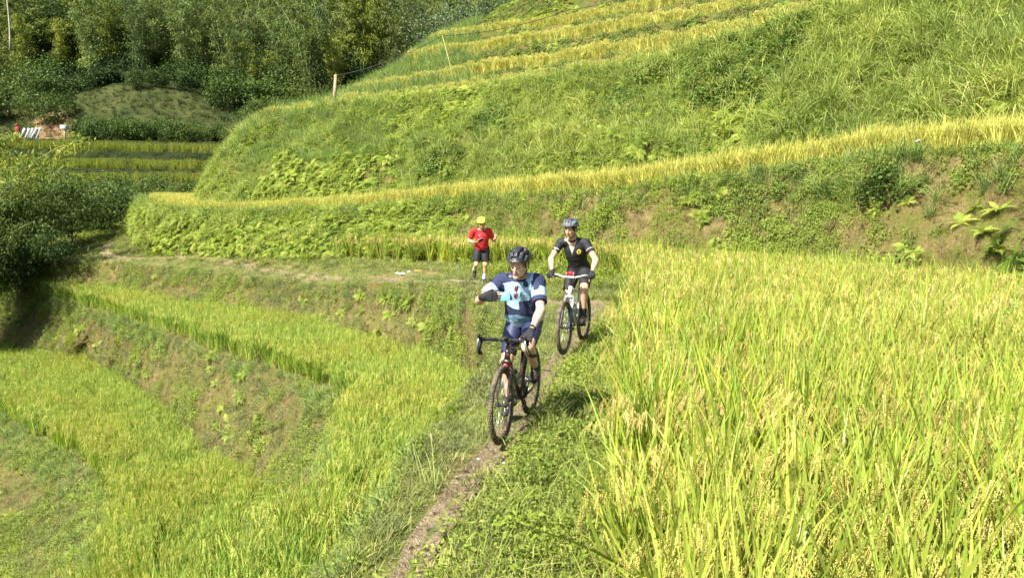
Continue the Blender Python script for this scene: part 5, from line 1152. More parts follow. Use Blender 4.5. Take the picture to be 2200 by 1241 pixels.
def wheel(root, c, R, tr, nsp=28, disc=True, ax=(0, 1, 0)):
    w = empty('wheel', c); w.parent = root; O = np.zeros(3)
    k = MB(); k.ring(O, R - tr, tr, ax, 72, 10)
    nk = int(2 * math.pi * R / .024)
    for i in range(nk):
        a = 2 * math.pi * i / nk; d = A_(math.cos(a), 0, math.sin(a)); tt = A_(-math.sin(a), 0, math.cos(a))
        for j, (o, rr) in enumerate(((-.62, .80), (0, 1.0), (.62, .80))) if i % 2 == 0 else enumerate(((-.32, .95), (.32, .95))):
            B = np.stack([d, A_(0, 1, 0), tt], 1); k.box(d * (R - tr + tr * rr) + A_(0, o * tr, 0), (.0025, tr * .20, .0058), B)
    k.build('tyre', M['rubber'], w, smooth=True)
    k = MB(); k.ring(O, R - 2 * tr - .012, 0, ax, 64, prof=[(.012, -.012), (.012, .012), (-.004, .012), (-.014, .004), (-.014, -.004), (-.004, -.012)]); k.build('rim', M['rim'], w)
    k = MB(); ri = R - 2 * tr - .024
    for i in range(nsp):
        a = 2 * math.pi * i / nsp; b = a + (.55 if i % 4 < 2 else -.55); s = 1 if i % 2 else -1
        k.tube([A_(math.cos(b) * .022, s * .030, math.sin(b) * .022), A_(math.cos(a) * ri, s * .003, math.sin(a) * ri)], .0013, 4)
    k.build('spokes', M['steel'], w)
    k = MB(); k.tube([A_(0, -.05, 0), A_(0, -.032, 0), A_(0, -.028, 0), A_(0, .028, 0), A_(0, .032, 0), A_(0, .05, 0)], [.011, .024, .014, .014, .024, .011], 14); k.build('hub', M['plastic'], w)
    if disc:
        k = MB(); k.ring(A_(0, .040, 0), .074, 0, ax, 40, prof=[(.006, -.001), (.006, .001), (-.006, .001), (-.006, -.001)])
        for i in range(6): a = i * 1.047; k.tube([A_(math.cos(a) * .018, .040, math.sin(a) * .018), A_(math.cos(a + .3) * .070, .040, math.sin(a + .3) * .070)], .003, 4)
        k.build('brake_disc', M['steel'], w)
    return w
def bicycle(kind, label, rear, rz, R, tr, wb, bb, st, ht, hb, saddle, crank_deg, mf, fork_w):
    b = empty('bicycle', rear, rz); tag(b, label, 'bicycle'); tag(b, group=None)
    RA, FA = A_(0, 0, R), A_(wb, 0, R); wheel(b, RA, R, tr); wheel(b, FA, R, tr)
    bb, st, ht, hb, sd = map(lambda v: A_(*v), (bb, st, ht, hb, saddle)); r = .021 if kind == 'drop' else .024
    k = MB(); k.tube([bb, hb + (ht - hb) * .12], [r * 1.1, r * 1.2], 14); k.tube([bb, st], [r * .9, r * .8], 12); k.tube([st + (bb - st) * .06, ht + (hb - ht) * .18], [r * .75, r * .85], 12)
    for s in (-1, 1):
        k.tube([bb + A_(-.02, s * .03, 0), bb * .5 + RA * .5 + A_(0, s * .062, -.01), RA + A_(.01, s * .068, 0)], [.012, .011, .010], 8); k.tube([st + A_(0, s * .015, -.03), st * .5 + RA * .5 + A_(0, s * .055, 0), RA + A_(.0, s * .068, .01)], [.009, .009, .009], 8)
    k.build('frame', M[mf], b)
    k = MB(); k.tube([bb + A_(0, -.035, 0), bb + A_(0, .035, 0)], .024, 14); k.build('bottom_bracket', M['plastic'], b); k = MB(); k.tube([hb, ht], [.028, .026], 16); k.build('head_tube', M[mf if kind == 'drop' else 'white_b'], b)
    d = nrmz(ht - hb); f = empty('fork', (0, 0, 0)); f.parent = b
    cr = hb - d * .03; k = MB(); k.tube([cr + A_(0, -fork_w, -.015), cr + A_(0, -fork_w * .5, .008), cr + A_(0, fork_w * .5, .008), cr + A_(0, fork_w, -.015)], [.018, .022, .022, .018], 12); k.build('crown', M[mf if kind == 'drop' else 'alloy'], f)
    for s in (-1, 1):
        k = MB()
        if kind == 'drop': k.tube([cr + A_(0, s * fork_w, -.015), cr * .55 + FA * .45 + A_(.0, s * (fork_w + .004), 0), FA + A_(-.012, s * .052, .03), FA + A_(0, s * .052, 0)], [.017, .014, .011, .010], 10); k.build('blade', M[mf], f)
        else:
            m = cr * .52 + FA * .48 + A_(0, s * fork_w, 0); k.tube([cr + A_(0, s * fork_w, .01), m], .0155, 12); k.build('stanchion', M['alloy'], f); k = MB(); k.tube([m + (cr - FA) * .10, m, FA + A_(-.01, s * fork_w, .01), FA + A_(0, s * .058, -.005)], [.021, .020, .018, .012], 12); k.build('lower_leg', M['fork_b'] if s > 0 else M['plastic'], f)
    # seat
    k = MB(); k.tube([st + (st - bb) * .03 - (st - bb) * .1, sd + A_(0, 0, -.035)], .0136, 10); k.build('seat_post', M['plastic'], b)
    S = SDF(sd - A_(.17, .10, .06), sd + A_(.17, .10, .06), .008); S.ell(sd + A_(-.08, 0, 0), (.065, .068, .024), None, .03); S.cone(sd + A_(-.06, 0, 0), sd + A_(.13, 0, -.004), .035, .020, .03); S.cut(sd + A_(0, 0, -.022), (0, 0, -1)); k = link('saddle', S.mesh('saddle', [M['plastic']]), b)
    # drivetrain
    ca = math.radians(crank_deg); v = A_(math.cos(ca), 0, math.sin(ca)) * .170
    cs = empty('crankset', (0, 0, 0)); cs.parent = b
    k = MB(); k.ring(bb + A_(0, -.048, 0), .078, 0, (0, 1, 0), 40, prof=[(.010, -.0015), (.010, .0015), (-.008, .0015), (-.008, -.0015)])
    for i in range(5): a = i * 1.2566; k.tube([bb + A_(0, -.048, 0), bb + A_(math.cos(a) * .072, -.048, math.sin(a) * .072)], .006, 5)
    k.build('chainring', M['plastic'], cs)
    for s in (-1, 1):
        e = bb + v * (-s) * -1 * (1 if s > 0 else 1) if False else bb + v * s; k = MB(); k.tube([bb + A_(0, s * .055, 0), e + A_(0, s * .078, 0)], [.015, .011], 8, squash=.6); k.build('crank_arm', M['plastic'] if kind == 'drop' else M['alloy'], cs)
        k = MB(); k.tube([e + A_(0, s * .075, 0), e + A_(0, s * .10, 0)], .007, 6); k.box(e + A_(0, s * .125, 0), (.042, .045, .008), bev=.004)
        for q in (-.03, .03): k.box(e + A_(q, s * .125, .0), (.006, .048, .011))
        k.build('pedal', M['plastic'], cs)
    k = MB()
    for i in range(7): k.ring(RA + A_(0, -.045 + i * .0035, 0), .045 - i * .003, 0, (0, 1, 0), 24, prof=[(.003, -.001), (.003, .001), (-.02, .001), (-.02, -.001)])
    k.build('cassette', M['steel'], b)
    k = MB(); k.tube([bb + A_(0, -.048, .084), RA + A_(0, -.042, .046)], .0035, 5); k.tube([bb + A_(0, -.048, -.084), A_(.05, -.044, R - .15), RA + A_(.03, -.044, -.06)], .0035, 5); k.build('chain', M['rim'], b)
    k = MB(); k.tube([RA + A_(.0, -.06, -.02), RA + A_(.035, -.055, -.07), A_(.05, -.048, R - .16)], [.012, .010, .009], 7); k.build('derailleur', M['plastic'], b)
    return b, FA, ht, hb, sd

ZR1, F1, = None, None
fr1, rear1, rz1 = place_on(1078, 957, 16, 1.03)
bike1, FA1, ht1, hb1, sd1 = bicycle('drop', 'dark maroon drop bar bicycle with muddy tyres ridden by the man holding a phone', rear1, rz1, .350, .022, 1.03, (.425, 0, .275), (.285, 0, .76), (.815, 0, .845), (.862, 0, .735), (.215, 0, .965), 98, 'frame_a', .045)
st0 = ht1 + A_(-.010, 0, .025); bc1 = A_(.895, 0, .915)
k = MB(); k.tube([ht1, st0], .019, 12); k.tube([st0, bc1], [.019, .018], 12); k.build('stem', M['plastic'], bike1)
HB = empty('handlebar', (0, 0, 0)); HB.parent = bike1
k = MB(); k.tube([bc1 + A_(0, y, 0) for y in (-.10, 0, .10)], .0155, 12); k.build('bar_top', M['rim'], HB)
for s in (-1, 1):
    k = MB(); pts = [bc1 + A_(*p) for p in ((0, s * .08, 0), (0, s * .175, 0), (.02, s * .205, .0), (.06, s * .212, -.005), (.092, s * .216, -.03), (.090, s * .224, -.075), (.055, s * .236, -.115), (.005, s * .246, -.135), (-.045, s * .254, -.140))]
    k.tube(pts, .0165, 12); k.tube([pts[-1], pts[-1] + A_(-.006, 0, 0)], .018, 12); k.build('taped_drop', M['bar_tape'], HB)
    S = SDF(bc1 + A_(-.02, -.3, -.1), bc1 + A_(.2, .3, .12), .006); S.cone(bc1 + A_(.045, s * .210, .006), bc1 + A_(.120, s * .213, .030), .018, .016, .02); S.ell(bc1 + A_(.137, s * .213, .052), (.016, .014, .026), None, .02); k = link('brake_hood', S.mesh('brake_hood', [M['plastic']]), HB)
    k = MB(); k.tube([bc1 + A_(*p) for p in ((.140, s * .213, .035), (.150, s * .220, -.01), (.135, s * .232, -.06), (.110, s * .245, -.105))], [.006, .008, .007, .005], 7, squash=.7); k.build('brake_lever', M['alloy'], HB)
k = MB(); k.box(bc1 + A_(.03, 0, .025), (.038, .024, .007), bev=.005); k.tube([bc1, bc1 + A_(.03, 0, .02)], .006, 6); k.build('bike_computer', M['plastic'], bike1)
k = MB()
for s in (-1, 1):
    k.tube([bc1 + A_(*p) for p in ((0.01, s * .09, -.012), (.06, s * .05, -.04), (.055, s * .02, -.09))] + [hb1 + A_(.03, s * .03, .06), hb1 + A_(.05, s * .045, -.05)], .0026, 5)
    k.tube([bc1 + A_(.12, s * .213, .03), bc1 + A_(.10, s * .15, -.02), bc1 + A_(.07, s * .05, -.07)], .0024, 5)
k.build('cables', M['black_wire'], bike1)
k = MB(); k.box(FA1 + A_(-.045, .062, .05), (.018, .012, .026), bev=.005); k.build('brake_caliper', M['plastic'], bike1)
k = MB(); k.box(hb1 + A_(.005, -.0, -.055), (.012, .019, .006), bev=.002); k.build('red_mark', M['red_m'], bike1)
# bottle in the frame, standing on the down tube
dt = nrmz(hb1 - A_(.425, 0, .275)); bo = A_(.425, 0, .275) + dt * .17 + nrmz(A_(-dt[2], 0, dt[0])) * .066
def to_world(p, rear, rz, sc=1.0): c, s = math.cos(rz), math.sin(rz); p = np.asarray(p) * sc; return rear + A_(c * p[0] - s * p[1], s * p[0] + c * p[1], p[2])
def bottle(label, rear, rz, o, d, mat):
    e = empty('water_bottle', rear, rz); tag(e, label, 'bottle'); k = MB(); k.tube([o, o + d * .01, o + d * .085, o + d * .095, o + d * .105, o + d * .15, o + d * .165], [.032, .036, .036, .031, .036, .036, .03], 18); k.build('bottle_body', M[mat], e)
    k = MB(); k.tube([o + d * .165, o + d * .185, o + d * .19, o + d * .205], [.029, .027, .012, .010], 14); k.build('cap', M['plastic'], e)
bottle('grey water bottle in the cage of the drop bar bicycle', rear1, rz1, bo, dt, 'bottle')
k = MB(); nn_ = nrmz(A_(-dt[2], 0, dt[0])); o_ = bo - nn_ * .040
k.tube([o_, o_ + dt * .14], .004, 5); k.ring(bo + dt * .09, .039, .003, dt, 18, 5); k.ring(bo + dt * .005, .036, .003, dt, 18, 5); k.build('bottle_cage', M['plastic'], bike1)

# rider one
la = math.radians
J1 = dict(pelvis=A_(.235, 0, 1.035), chest=A_(.365, .0, 1.275), neck=A_(.455, .008, 1.435), sL=A_(.445, .185, 1.395), sR=A_(.445, -.175, 1.400), head=A_(.560, .030, 1.570), look=A_(.93, -.13, -.24),
          eL=A_(.655, .262, 1.160), wL=A_(.850, .222, 1.000), eR=A_(.600, -.345, 1.225), wR=A_(.800, -.245, 1.285), hL=A_(.25, .090, .99), hR=A_(.25, -.090, .99), kL=A_(.650, .140, .815), kR=A_(.455, -.125, .615),
          aL=A_(.305, .125, .556), aR=A_(.365, -.120, .230))
J1['fdL'] = A_(.94, .08, -.18); J1['fdR'] = A_(.92, -.08, -.22)
for q in 'LR': J1['t' + q] = J1['a' + q] + frame(J1['fd' + q]) @ A_(.13, 0, -.06)
h1L = hand_pts(J1['wL'], (.80, -.10, -.45), (-.45, 0, -.85), (.1, -1, 0), (.55, .95, .55), sc=1.02)
h1R = hand_pts(J1['wR'], (.10, 1, .10), (-1, .1, 0), (0, 0, 1), (.30, .45, .3), thumb=(.75, .35, .55), sc=1.02)
man1, HR1 = person('person', 'front rider in blue and navy jersey and black helmet, holding up a cyan phone', J1, dict(skin='skin_a', sock='black_cloth', sock_len=.045), rear1, rz1, belly=.035, hands=(h1L, h1R), brow='brow_l')
def accent0(q): return q[:, 0] > 9
V1 = [((1.0, -.10, .50), (1.0, .10, .50), .0, .0)]
vm = [((.95, -.16, .40), (.95, .16, .40), .013, .013), ((.84, 0, .64), (.62, 0, .88), .012, .013)]
for s in (-1, 1): vm += [((.80, s * .44, .50), (.56, s * .50, .76), .013, .017), ((.62, s * .82, .22), (.36, s * .88, .48), .013, .018), ((.30, s * .52, .86), (-.1, s * .56, .90), .015, .017), ((.1, s * .96, .48), (-.3, s * .93, .50), .013, .016)]
helmet(man1, J1, HR1, 'black_matte', vm, [((.118, 0, .006), (.034, .078, .009))], R0=(.136, .110, .108))
pe, ch_, nk_ = J1['pelvis'], J1['chest'], J1['neck']
def jersey1(S):
    torso(S, J1, .017, .035, low=True, k=.05, wide=1.04); up = nrmz(nk_ - pe); S.cone(nk_ - up * .02, nk_ + up * .03 + A_(.02, 0, 0), .068, .064, .02)
    S.ell(pe + A_(.02, 0, .03), (.155, .190, .13), None, .05)
    for q in 'LR': S.cone(J1['s' + q] - A_(0, 0, .0), J1['s' + q] * .30 + J1['e' + q] * .70, .070, .068, .035)
def paint1(c):
    up = nrmz(nk_ - pe); q = c - pe; h = q @ up; y = q[:, 1]; m = np.zeros(len(c), int)   # 0 light blue 1 navy 2 mid blue 3 pale
    m[h < np.where(y > .012, .290, .220)] = 1
    m[h < .120 + .045 * np.cos(y * 16) * (y > -.2)] = 2; m[h < .045 + .02 * np.cos(y * 9)] = 3
    m[(y < -.055) & (h > .45 + .25 * (y + .1))] = 1; pass
    m[np.hypot(y + .085, (h - .315)) < .034] = 1; m[np.hypot(y - .085, (h - .445)) < .028] = 1; m[(y > .15) & (h > .33)] = 1
    for s, q_ in ((1, 'L'), (-1, 'R')):
        a, b = J1['s' + q_], J1['e' + q_]; d = nrmz(b - a); t = (c - a) @ d; rr = np.linalg.norm(c - a - t[:, None] * d, axis=1); on = (t > .03) & (rr < .095) & (s * (c[:, 1] - a[1]) > -.045 - (t > .08) * .03)
        if s > 0: m[on] = 1; m[on & (t > .085) & (t < .185)] = 0; m[on & (np.hypot(t - .10, (c[:, 1] - a[1] - .01)) < .03)] = 1
        else: m[on] = 0; m[on & (t < .095)] = 1
        m[on & (t > .190)] = 1 if s > 0 else 3
    m[(h > .465) & (np.abs(y) < .085)] = 1
    return m
cR = J1['sR'] * .28 + J1['eR'] * .72; cL = J1['sL'] * .28 + J1['eL'] * .72
S = SDF(A_(.02, -.50, .84), A_(.74, .40, 1.56), .0052); jersey1(S)
S.ripple(.018, 6.5, 5, (1, 1.3, .6)); S.ripple(.008, 17, 9, (1.2, .6, 1.2))
def cut_local(S, p, n, c, rad):                    # a cut that only touches one sleeve
    n = nrmz(n); sl, X = S._reg(np.asarray(c) - rad, np.asarray(c) + rad); d = ((X - p) @ n).astype(np.float32); S.f[sl] = np.maximum(S.f[sl], d)
cut_local(S, cR, J1['eR'] - J1['sR'], cR + nrmz(J1['eR'] - J1['sR']) * .07, .13) if False else None
for c_, a_0, b_0 in ((cR, J1['sR'], J1['eR']), (cL, J1['sL'], J1['eL'])):
    d_ = nrmz(b_0 - a_0); sl, X = S._reg(c_ - .16, c_ + .16); t_ = (X - c_) @ d_; rr = np.linalg.norm(X - c_ - t_[..., None] * d_, axis=-1); S.f[sl] = np.where((t_ > 0) & (rr < .115), np.maximum(S.f[sl], t_), S.f[sl])
S.cut(A_(.25, 0, .925), A_(-.10, 0, -1)); neck_cut(S, J1, .030)
jer1 = link('jersey', S.mesh('jersey', [M['ltblue'], M['navy'], M['midblue'], M['paleblue']], paint1), man1)
def collar(root, J, mat, r=.070, mname='collar', h=.02, f0=.0):
    up = nrmz(J['neck'] - J['pelvis']) + A_(.25, 0, 0); k = MB(); k.ring(J['neck'] + A_(.014, 0, .020), r - .003, .015, up, 32, 8); o = k.build(mname, M[mat], root); return o
collar(jer1, J1, 'navy')
def shorts(root, J, mat, frac, infl=.008, ki=.0, rip=.003, loose=0.0):
    lo = np.minimum.reduce([J['pelvis'], J['kL'], J['kR'], J['hL'], J['hR']]) - .17; hi = np.maximum.reduce([J['pelvis'], J['kL'], J['kR'], J['hL'], J['hR']]) + .17
    S = SDF(lo, hi, .0068); up = nrmz(J['neck'] - J['pelvis']); lt = nrmz(J['sL'] - J['sR']); R = np.stack([np.cross(lt, up), lt, up], 1); S.ell(J['pelvis'], (.112, .158, .118), R, .03, infl=infl); S.ell(J['pelvis'] + up * .07, (.105, .145, .10), R, .03, infl=infl)
    for q in 'LR':
        e = J['h' + q] * (1 - frac) + J['k' + q] * frac; S.cone(J['h' + q], e + (e - J['h' + q]) * .12, .088 + loose * .4, .066 + loose, .04, infl=infl)
        d = nrmz(J['k' + q] - J['h' + q]); R2 = frame(d, (0, 1, .1)); S.ell(J['h' + q] + (J['k' + q] - J['h' + q]) * .35, (.15, .082, .082), R2, .03, infl=infl)
    S.ripple(rip, 9, 8)
    for q in 'LR':
        e = J['h' + q] * (1 - frac) + J['k' + q] * frac; d = nrmz(J['k' + q] - J['h' + q]); sl, X = S._reg(e - .2, e + .2); t = (X - e) @ d; rr = np.linalg.norm(X - e - t[..., None] * d, axis=-1); S.f[sl] = np.where((t > 0) & (rr < .13), np.maximum(S.f[sl], t), S.f[sl])
    return link('shorts', S.mesh('shorts', [M[mat]]), root)
shorts(man1, J1, 'navy_shiny', .80)
def glove(root, H, mat='glove', n=1):
    S = SDF(H['w'] - .17, H['w'] + .17, .0048); put_hand(S, H, .0035, fingers=n); S.cone(H['w'] - H['f'] * .02, H['w'] + H['f'] * .02, .030, .028, .01); return link('glove', S.mesh('glove', [M[mat]]), root)
glove(man1, h1L); glove(man1, h1R)
fd_ = nrmz(J1['wL'] - J1['eL']); k = MB(); k.ring(J1['wL'] - fd_ * .035, .029, .007, fd_, 24, 6); k.ball(J1['wL'] - fd_ * .035 + A_(.012, 0, .030), (.017, .017, .008), 10, 6); k.build('watch', M['plastic'], man1)
# phone in the right hand
tips = sum(c[2] for c in h1R['fing']) / 4
ph = empty('phone', to_world(tips + A_(-.016, .035, -.008), rear1, rz1), rz1); tag(ph, 'cyan phone held up in the gloved hand of the front rider', 'phone'); ph.rotation_euler = (math.radians(4), math.radians(-6), rz1)
k = MB(); k.box((0, 0, 0), (.005, .066, .039), bev=.004); k.build('phone_case', M['phone_c'], ph)
for i in range(3): k = MB(); k.tube([A_(.0045, .040 - i * .0, 0) + A_(0, i * .013, .022), A_(.0075, .040, .022) + A_(0, i * .013, 0)], .0048, 10); k.build('camera_lens', M['lens'], ph)
# sunglasses hooked on the collar
sg = empty('sunglasses', to_world(A_(.592, .012, 1.315), rear1, rz1), rz1); sg.rotation_euler = (0, math.radians(-16), rz1); tag(sg, 'dark red sunglasses hanging from the collar of the front rider', 'sunglasses')
for z in (-.033, .033): k = MB(); k.ball((0.006, 0, z), (.006, .021, .031), 14, 10); k.build('lens', M['glass_red'], sg)
k = MB(); k.tube([(0, 0, -.01), (.008, 0, 0), (0, 0, .01)], .004, 6)
for z in (-.064, .064): k.tube([(0, .0, z), (-.01, .022, z * .9), (-.02, .045, z * .3)], .003, 5)
k.build('frame', M['plastic'], sg)

# ------------------------------------------------------------ second bicycle and rider
fr2, rear2, rz2 = place_on(1212, 765, 19, 1.12)
bike2, FA2, ht2, hb2, sd2 = bicycle('flat', 'silver white mountain bike with flat bar and muddy tyres ridden by the man in black', rear2, rz2, .372, .028, 1.12, (.44, 0, .32), (.30, 0, .80), (.795, 0, .905), (.838, 0, .79), (.235, 0, 1.035), 8, 'frame_b', .062)
bc2 = A_(.825, 0, 1.035); k = MB(); k.tube([ht2, ht2 + A_(-.012, 0, .06), bc2], [.019, .019, .018], 12); k.build('stem', M['plastic'], bike2)
HB2 = empty('handlebar', (0, 0, 0)); HB2.parent = bike2
k = MB(); k.tube([bc2 + A_(*p) for p in ((-.055, -.34, .035), (-.03, -.20, .030), (-.005, -.08, 0), (0, 0, 0), (-.005, .08, 0), (-.03, .20, .030), (-.055, .34, .035))], [.011, .011, .014, .0155, .014, .011, .011], 12); k.build('bar', M['alloy'], HB2)
for s in (-1, 1):
    k = MB(); k.tube([bc2 + A_(-.040, s * .235, .032), bc2 + A_(-.055, s * .345, .035)], .0155, 12); k.build('grip', M['bar_tape'], HB2)
    k = MB(); k.tube([bc2 + A_(-.035, s * .20, .03), bc2 + A_(.02, s * .215, .015), bc2 + A_(.03, s * .26, .01), bc2 + A_(.012, s * .32, .008)], [.010, .007, .005, .004], 7); k.box(bc2 + A_(-.02, s * .19, .012), (.022, .018, .014), bev=.005); k.build('brake_lever', M['plastic'], HB2)
k = MB(); k.box(bc2 + A_(.0, 0, .045), (.012, .042, .020), bev=.005); k.box(bc2 + A_(.005, .0, .07), (.008, .055, .006), bev=.002)
for s in (-1, 1): k.box(bc2 + A_(.01, s * .048, .045), (.012, .006, .018), bev=.002)
k.build('phone_mount', M['red_m'], bike2)
for s in (-1, 1):
    for z_ in (.058, .022): k = MB(); k.box(bc2 + A_(.014, s * .050, z_), (.010, .005, .006)); k.build('mount_pad', M['white_b'], bike2)

k = MB()
for s in (-1, 1): k.tube([bc2 + A_(-.01, s * .19, .02), bc2 + A_(.09, s * .11, .0), bc2 + A_(.08, s * .03, -.09), hb2 + A_(.03, s * .02, .03)], .0028, 5)
k.build('cables', M['black_wire'], bike2)
J2 = dict(pelvis=A_(.27, -.01, 1.115), chest=A_(.385, -.03, 1.355), neck=A_(.475, -.055, 1.535), sL=A_(.465, .135, 1.495), sR=A_(.465, -.240, 1.495), head=A_(.565, -.070, 1.690), look=A_(.93, -.16, -.17),
          eL=A_(.570, .305, 1.260), wL=A_(.735, .285, 1.105), eR=A_(.590, -.345, 1.265), wR=A_(.735, -.290, 1.105), hL=A_(.285, .090, 1.07), hR=A_(.285, -.090, 1.07), kL=A_(.625, .150, .855), kR=A_(.520, -.135, .735),
          aL=A_(.555, .125, .455), aR=A_(.225, -.120, .425))
J2['fdL'] = A_(.97, .10, -.10); J2['fdR'] = A_(.90, -.08, -.28)
for q in 'LR': J2['t' + q] = J2['a' + q] + frame(J2['fd' + q]) @ A_(.13, 0, -.06)
h2L = hand_pts(J2['wL'], (.62, .10, -.38), (-.4, 0, -.85), (.1, -1, 0), (1.15, 1.2, .9), thumb=(.5, .8, .6), index=(.45, .4, .3)); h2R = hand_pts(J2['wR'], (.62, -.10, -.38), (-.4, 0, -.85), (.1, 1, 0), (1.15, 1.2, .9), thumb=(.5, .8, .6), index=(.45, .4, .3))
man2, HR2 = person('person', 'rider in black zip jersey with yellow chest badge and silver helmet', J2, dict(skin='skin_b', sock='black_cloth', sock_len=.13), rear2, rz2, belly=.0, hands=(h2L, h2R))
vs = []
for y in (-.62, -.22, .22, .62):
    vs += [((.86 - .25 * abs(y), y, .38), (.50, y * .9, .88 - .25 * abs(y)), .012, .013), ((.30, y * .85, .96 - .2 * abs(y)), (-.30, y * .8, .98 - .2 * abs(y)), .013, .014)]
for s in (-1, 1): vs += [((.35, s * .92, .25), (-.25, s * .95, .30), .010, .013)]
helmet(man2, J2, HR2, 'silver_shell', vs, [((.116, 0, .004), (.028, .068, .007))], accent=lambda q: (q[:, 1] > .065) & (q[:, 2] > .03) & (q[:, 2] < .065) & (q[:, 0] < .06) & (q[:, 0] > .01), R0=(.138, .106, .104))
pe2, nk2 = J2['pelvis'], J2['neck']
S = SDF(A_(.06, -.42, .98), A_(.70, .42, 1.66), .0052); torso(S, J2, .009, .0, k=.04); S.cone(nk2 - A_(0, 0, .02), nk2 + A_(.02, 0, .035), .066, .062, .02)
for q in 'LR': S.cone(J2['s' + q], J2['s' + q] * .4 + J2['e' + q] * .6, .063, .053, .03)
S.ripple(.007, 8, 15, (1, 1, .8)); S.ripple(.003, 22, 19, (1.2, .6, 1.2))
for q in 'LR':
    a_0, b_0 = J2['s' + q], J2['e' + q]; c_ = a_0 * .45 + b_0 * .55; d_ = nrmz(b_0 - a_0); sl, X = S._reg(c_ - .16, c_ + .16); t_ = (X - c_) @ d_; rr = np.linalg.norm(X - c_ - t_[..., None] * d_, axis=-1); S.f[sl] = np.where((t_ > 0) & (rr < .10), np.maximum(S.f[sl], t_), S.f[sl])
S.cut(A_(.25, 0, 1.03), A_(-.1, 0, -1)); neck_cut(S, J2, .026)
vt = nk2 + A_(.05, 0, -.12)                         # open collar V
def paint2(c):
    m = np.zeros(len(c), int); q = c - nk2; up2 = nrmz(nk2 - pe2); h = q @ up2; fwd = c[:, 0] > nk2[0] - .02; y = q[:, 1]; w = .058 * np.clip((h + .135) / .135, 0, 1.2)
    m[fwd & (np.abs(y) < w) & (h > -.135)] = 2; m[fwd & (np.abs(np.abs(y) - w) < .005) & (h > -.150)] = 1; m[fwd & (np.abs(y) < .004) & (h < -.13) & (h > -.165)] = 1
    r = np.hypot((y - .098) / .85, h + .135); m[fwd & (r < .034)] = 3; m[fwd & (np.hypot((y - .098), h + .128) < .012)] = 0; m[fwd & (np.abs(y - .098) < .009) & (h + .128 < -.0) & (h + .128 > -.026)] = 0
    for q_ in 'LR':
        a, b = J2['s' + q_], J2['e' + q_]; d = nrmz(b - a); t = (c - a) @ d; rr = np.linalg.norm(c - a - t[:, None] * d, axis=1); m[(rr < .075) & (t > .112) & (t < .121) & (c[:, 0] > a[0])] = 1
    return m
jer2 = link('jersey', S.mesh('jersey', [M['black_cloth'], M['grey_cloth'], M['skin_b'], M['yellow_p']], paint2), man2); collar(jer2, J2, 'black_cloth', .066)
shorts(man2, J2, 'black_cloth', .82); glove(man2, h2L); glove(man2, h2R)
dt2 = nrmz(hb2 - A_(.44, 0, .32)); bottle('pale water bottle in the frame of the mountain bike', rear2, rz2, A_(.44, 0, .32) + dt2 * .16 + nrmz(A_(-dt2[2], 0, dt2[0])) * .066, dt2, 'white_b')
k = MB(); bo2 = A_(.44, 0, .32) + dt2 * .16 + nrmz(A_(-dt2[2], 0, dt2[0])) * .066; k.tube([bo2 - nrmz(A_(-dt2[2], 0, dt2[0])) * .04, bo2 - nrmz(A_(-dt2[2], 0, dt2[0])) * .04 + dt2 * .14], .004, 5); k.ring(bo2 + dt2 * .09, .039, .003, dt2, 18, 5); k.build('bottle_cage', M['plastic'], bike2)

# ------------------------------------------------------------ the runner
g3 = G(1035, 612); rz3 = math.atan2(-math.cos(math.radians(-6)), -math.sin(math.radians(-6)))
J3 = dict(pelvis=A_(0, 0, .845), chest=A_(.055, 0, 1.09), neck=A_(.095, 0, 1.285), sL=A_(.095, .175, 1.245), sR=A_(.075, -.180, 1.245), head=A_(.185, -.01, 1.425), look=A_(.88, -.05, -.36),
          eL=A_(.015, .290, 1.020), wL=A_(.200, .330, 1.085), eR=A_(-.03, -.300, 1.010), wR=A_(.165, -.175, .985), hL=A_(.0, .088, .80), hR=A_(.0, -.088, .80), kL=A_(.085, .085, .445), kR=A_(.11, -.135, .445),
          aL=A_(.0, .060, .085), aR=A_(-.215, -.165, .300))
J3['fdL'] = A_(.99, .05, -.0); J3['fdR'] = A_(.45, -.15, -.85)
for q in 'LR': J3['t' + q] = J3['a' + q] + frame(J3['fd' + q]) @ A_(.13, 0, -.06)
h3L = hand_pts(J3['wL'], (.75, .25, .35), (-.2, -1, 0), (0, 0, 1), (.9, 1.0, .7)); h3R = hand_pts(J3['wR'], (.75, .60, -.10), (-.3, .3, .8), (.3, -.2, .8), (.6, .7, .4))
gz3 = shelf_z(g3[0], g3[1])
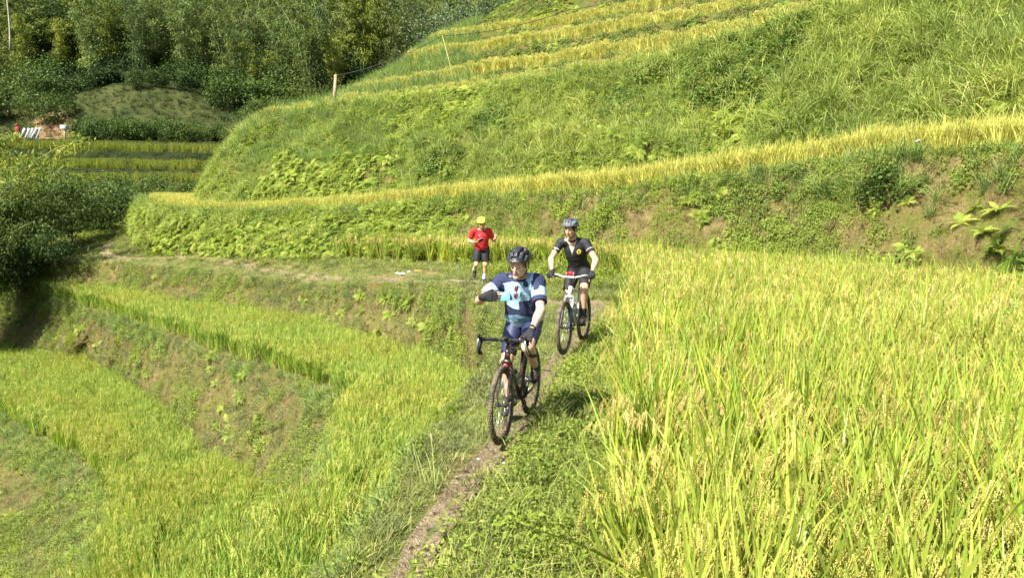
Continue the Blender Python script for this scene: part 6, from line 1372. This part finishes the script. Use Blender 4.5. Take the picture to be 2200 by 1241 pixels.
man3, HR3 = person('person', 'runner in red shirt, black shorts and yellow helmet on the path behind the cyclists', J3, dict(skin='skin_b', sock='white_cloth', sock_len=.15, sole='black_foam'), A_(g3[0], g3[1], gz3 + .015), rz3, sc=.975, hvox=.0066, hands=(h3L, h3R))
helmet(man3, J3, HR3, 'yellow_shell', vm, [((.124, 0, .004), (.040, .075, .009))], R0=(.140, .110, .112))
S = SDF(A_(-.25, -.42, .68), A_(.36, .42, 1.42), .0072); torso(S, J3, .016, .01, k=.05); S.cone(J3['neck'] - A_(0, 0, .03), J3['neck'] + A_(.01, 0, .01), .068, .064, .02); S.ell(J3['pelvis'], (.13, .168, .13), None, .05)
for q in 'LR': S.cone(J3['s' + q], J3['s' + q] * .25 + J3['e' + q] * .75, .072, .064, .04)
S.ripple(.012, 7, 25, (1, 1, .8))
for q in 'LR':
    a_0, b_0 = J3['s' + q], J3['e' + q]; c_ = a_0 * .30 + b_0 * .70; d_ = nrmz(b_0 - a_0); sl, X = S._reg(c_ - .16, c_ + .16); t_ = (X - c_) @ d_; rr = np.linalg.norm(X - c_ - t_[..., None] * d_, axis=-1); S.f[sl] = np.where((t_ > 0) & (rr < .10), np.maximum(S.f[sl], t_), S.f[sl])
S.cut(A_(0, 0, .79), (0, 0, -1)); neck_cut(S, J3, .012); tee = link('shirt', S.mesh('shirt', [M['red_shirt']]), man3)
k = MB(); k.box(J3['chest'] + A_(.137, -.055, .055), (.003, .018, .010), bev=.002); k.build('chest_print', M['white_cloth'], tee)
shorts(man3, J3, 'black_cloth', .78, infl=.012, rip=.008, loose=.018)
pt_ = sum(c[2] for c in h3R['fing']) / 4; ph3 = empty('phone', to_world(pt_ + A_(.01, .03, .02), A_(g3[0], g3[1], gz3 + .015), rz3, .975), rz3); ph3.rotation_euler = (.5, .35, rz3 + .2); tag(ph3, 'grey phone held at the waist by the runner in the red shirt', 'phone')
k = MB(); k.box((0, 0, 0), (.005, .070, .038), bev=.003); k.build('phone_case', M['grey_ph'], ph3); k = MB(); k.box((.0058, 0, 0), (.0012, .066, .034)); k.build('screen', M['lens'], ph3)
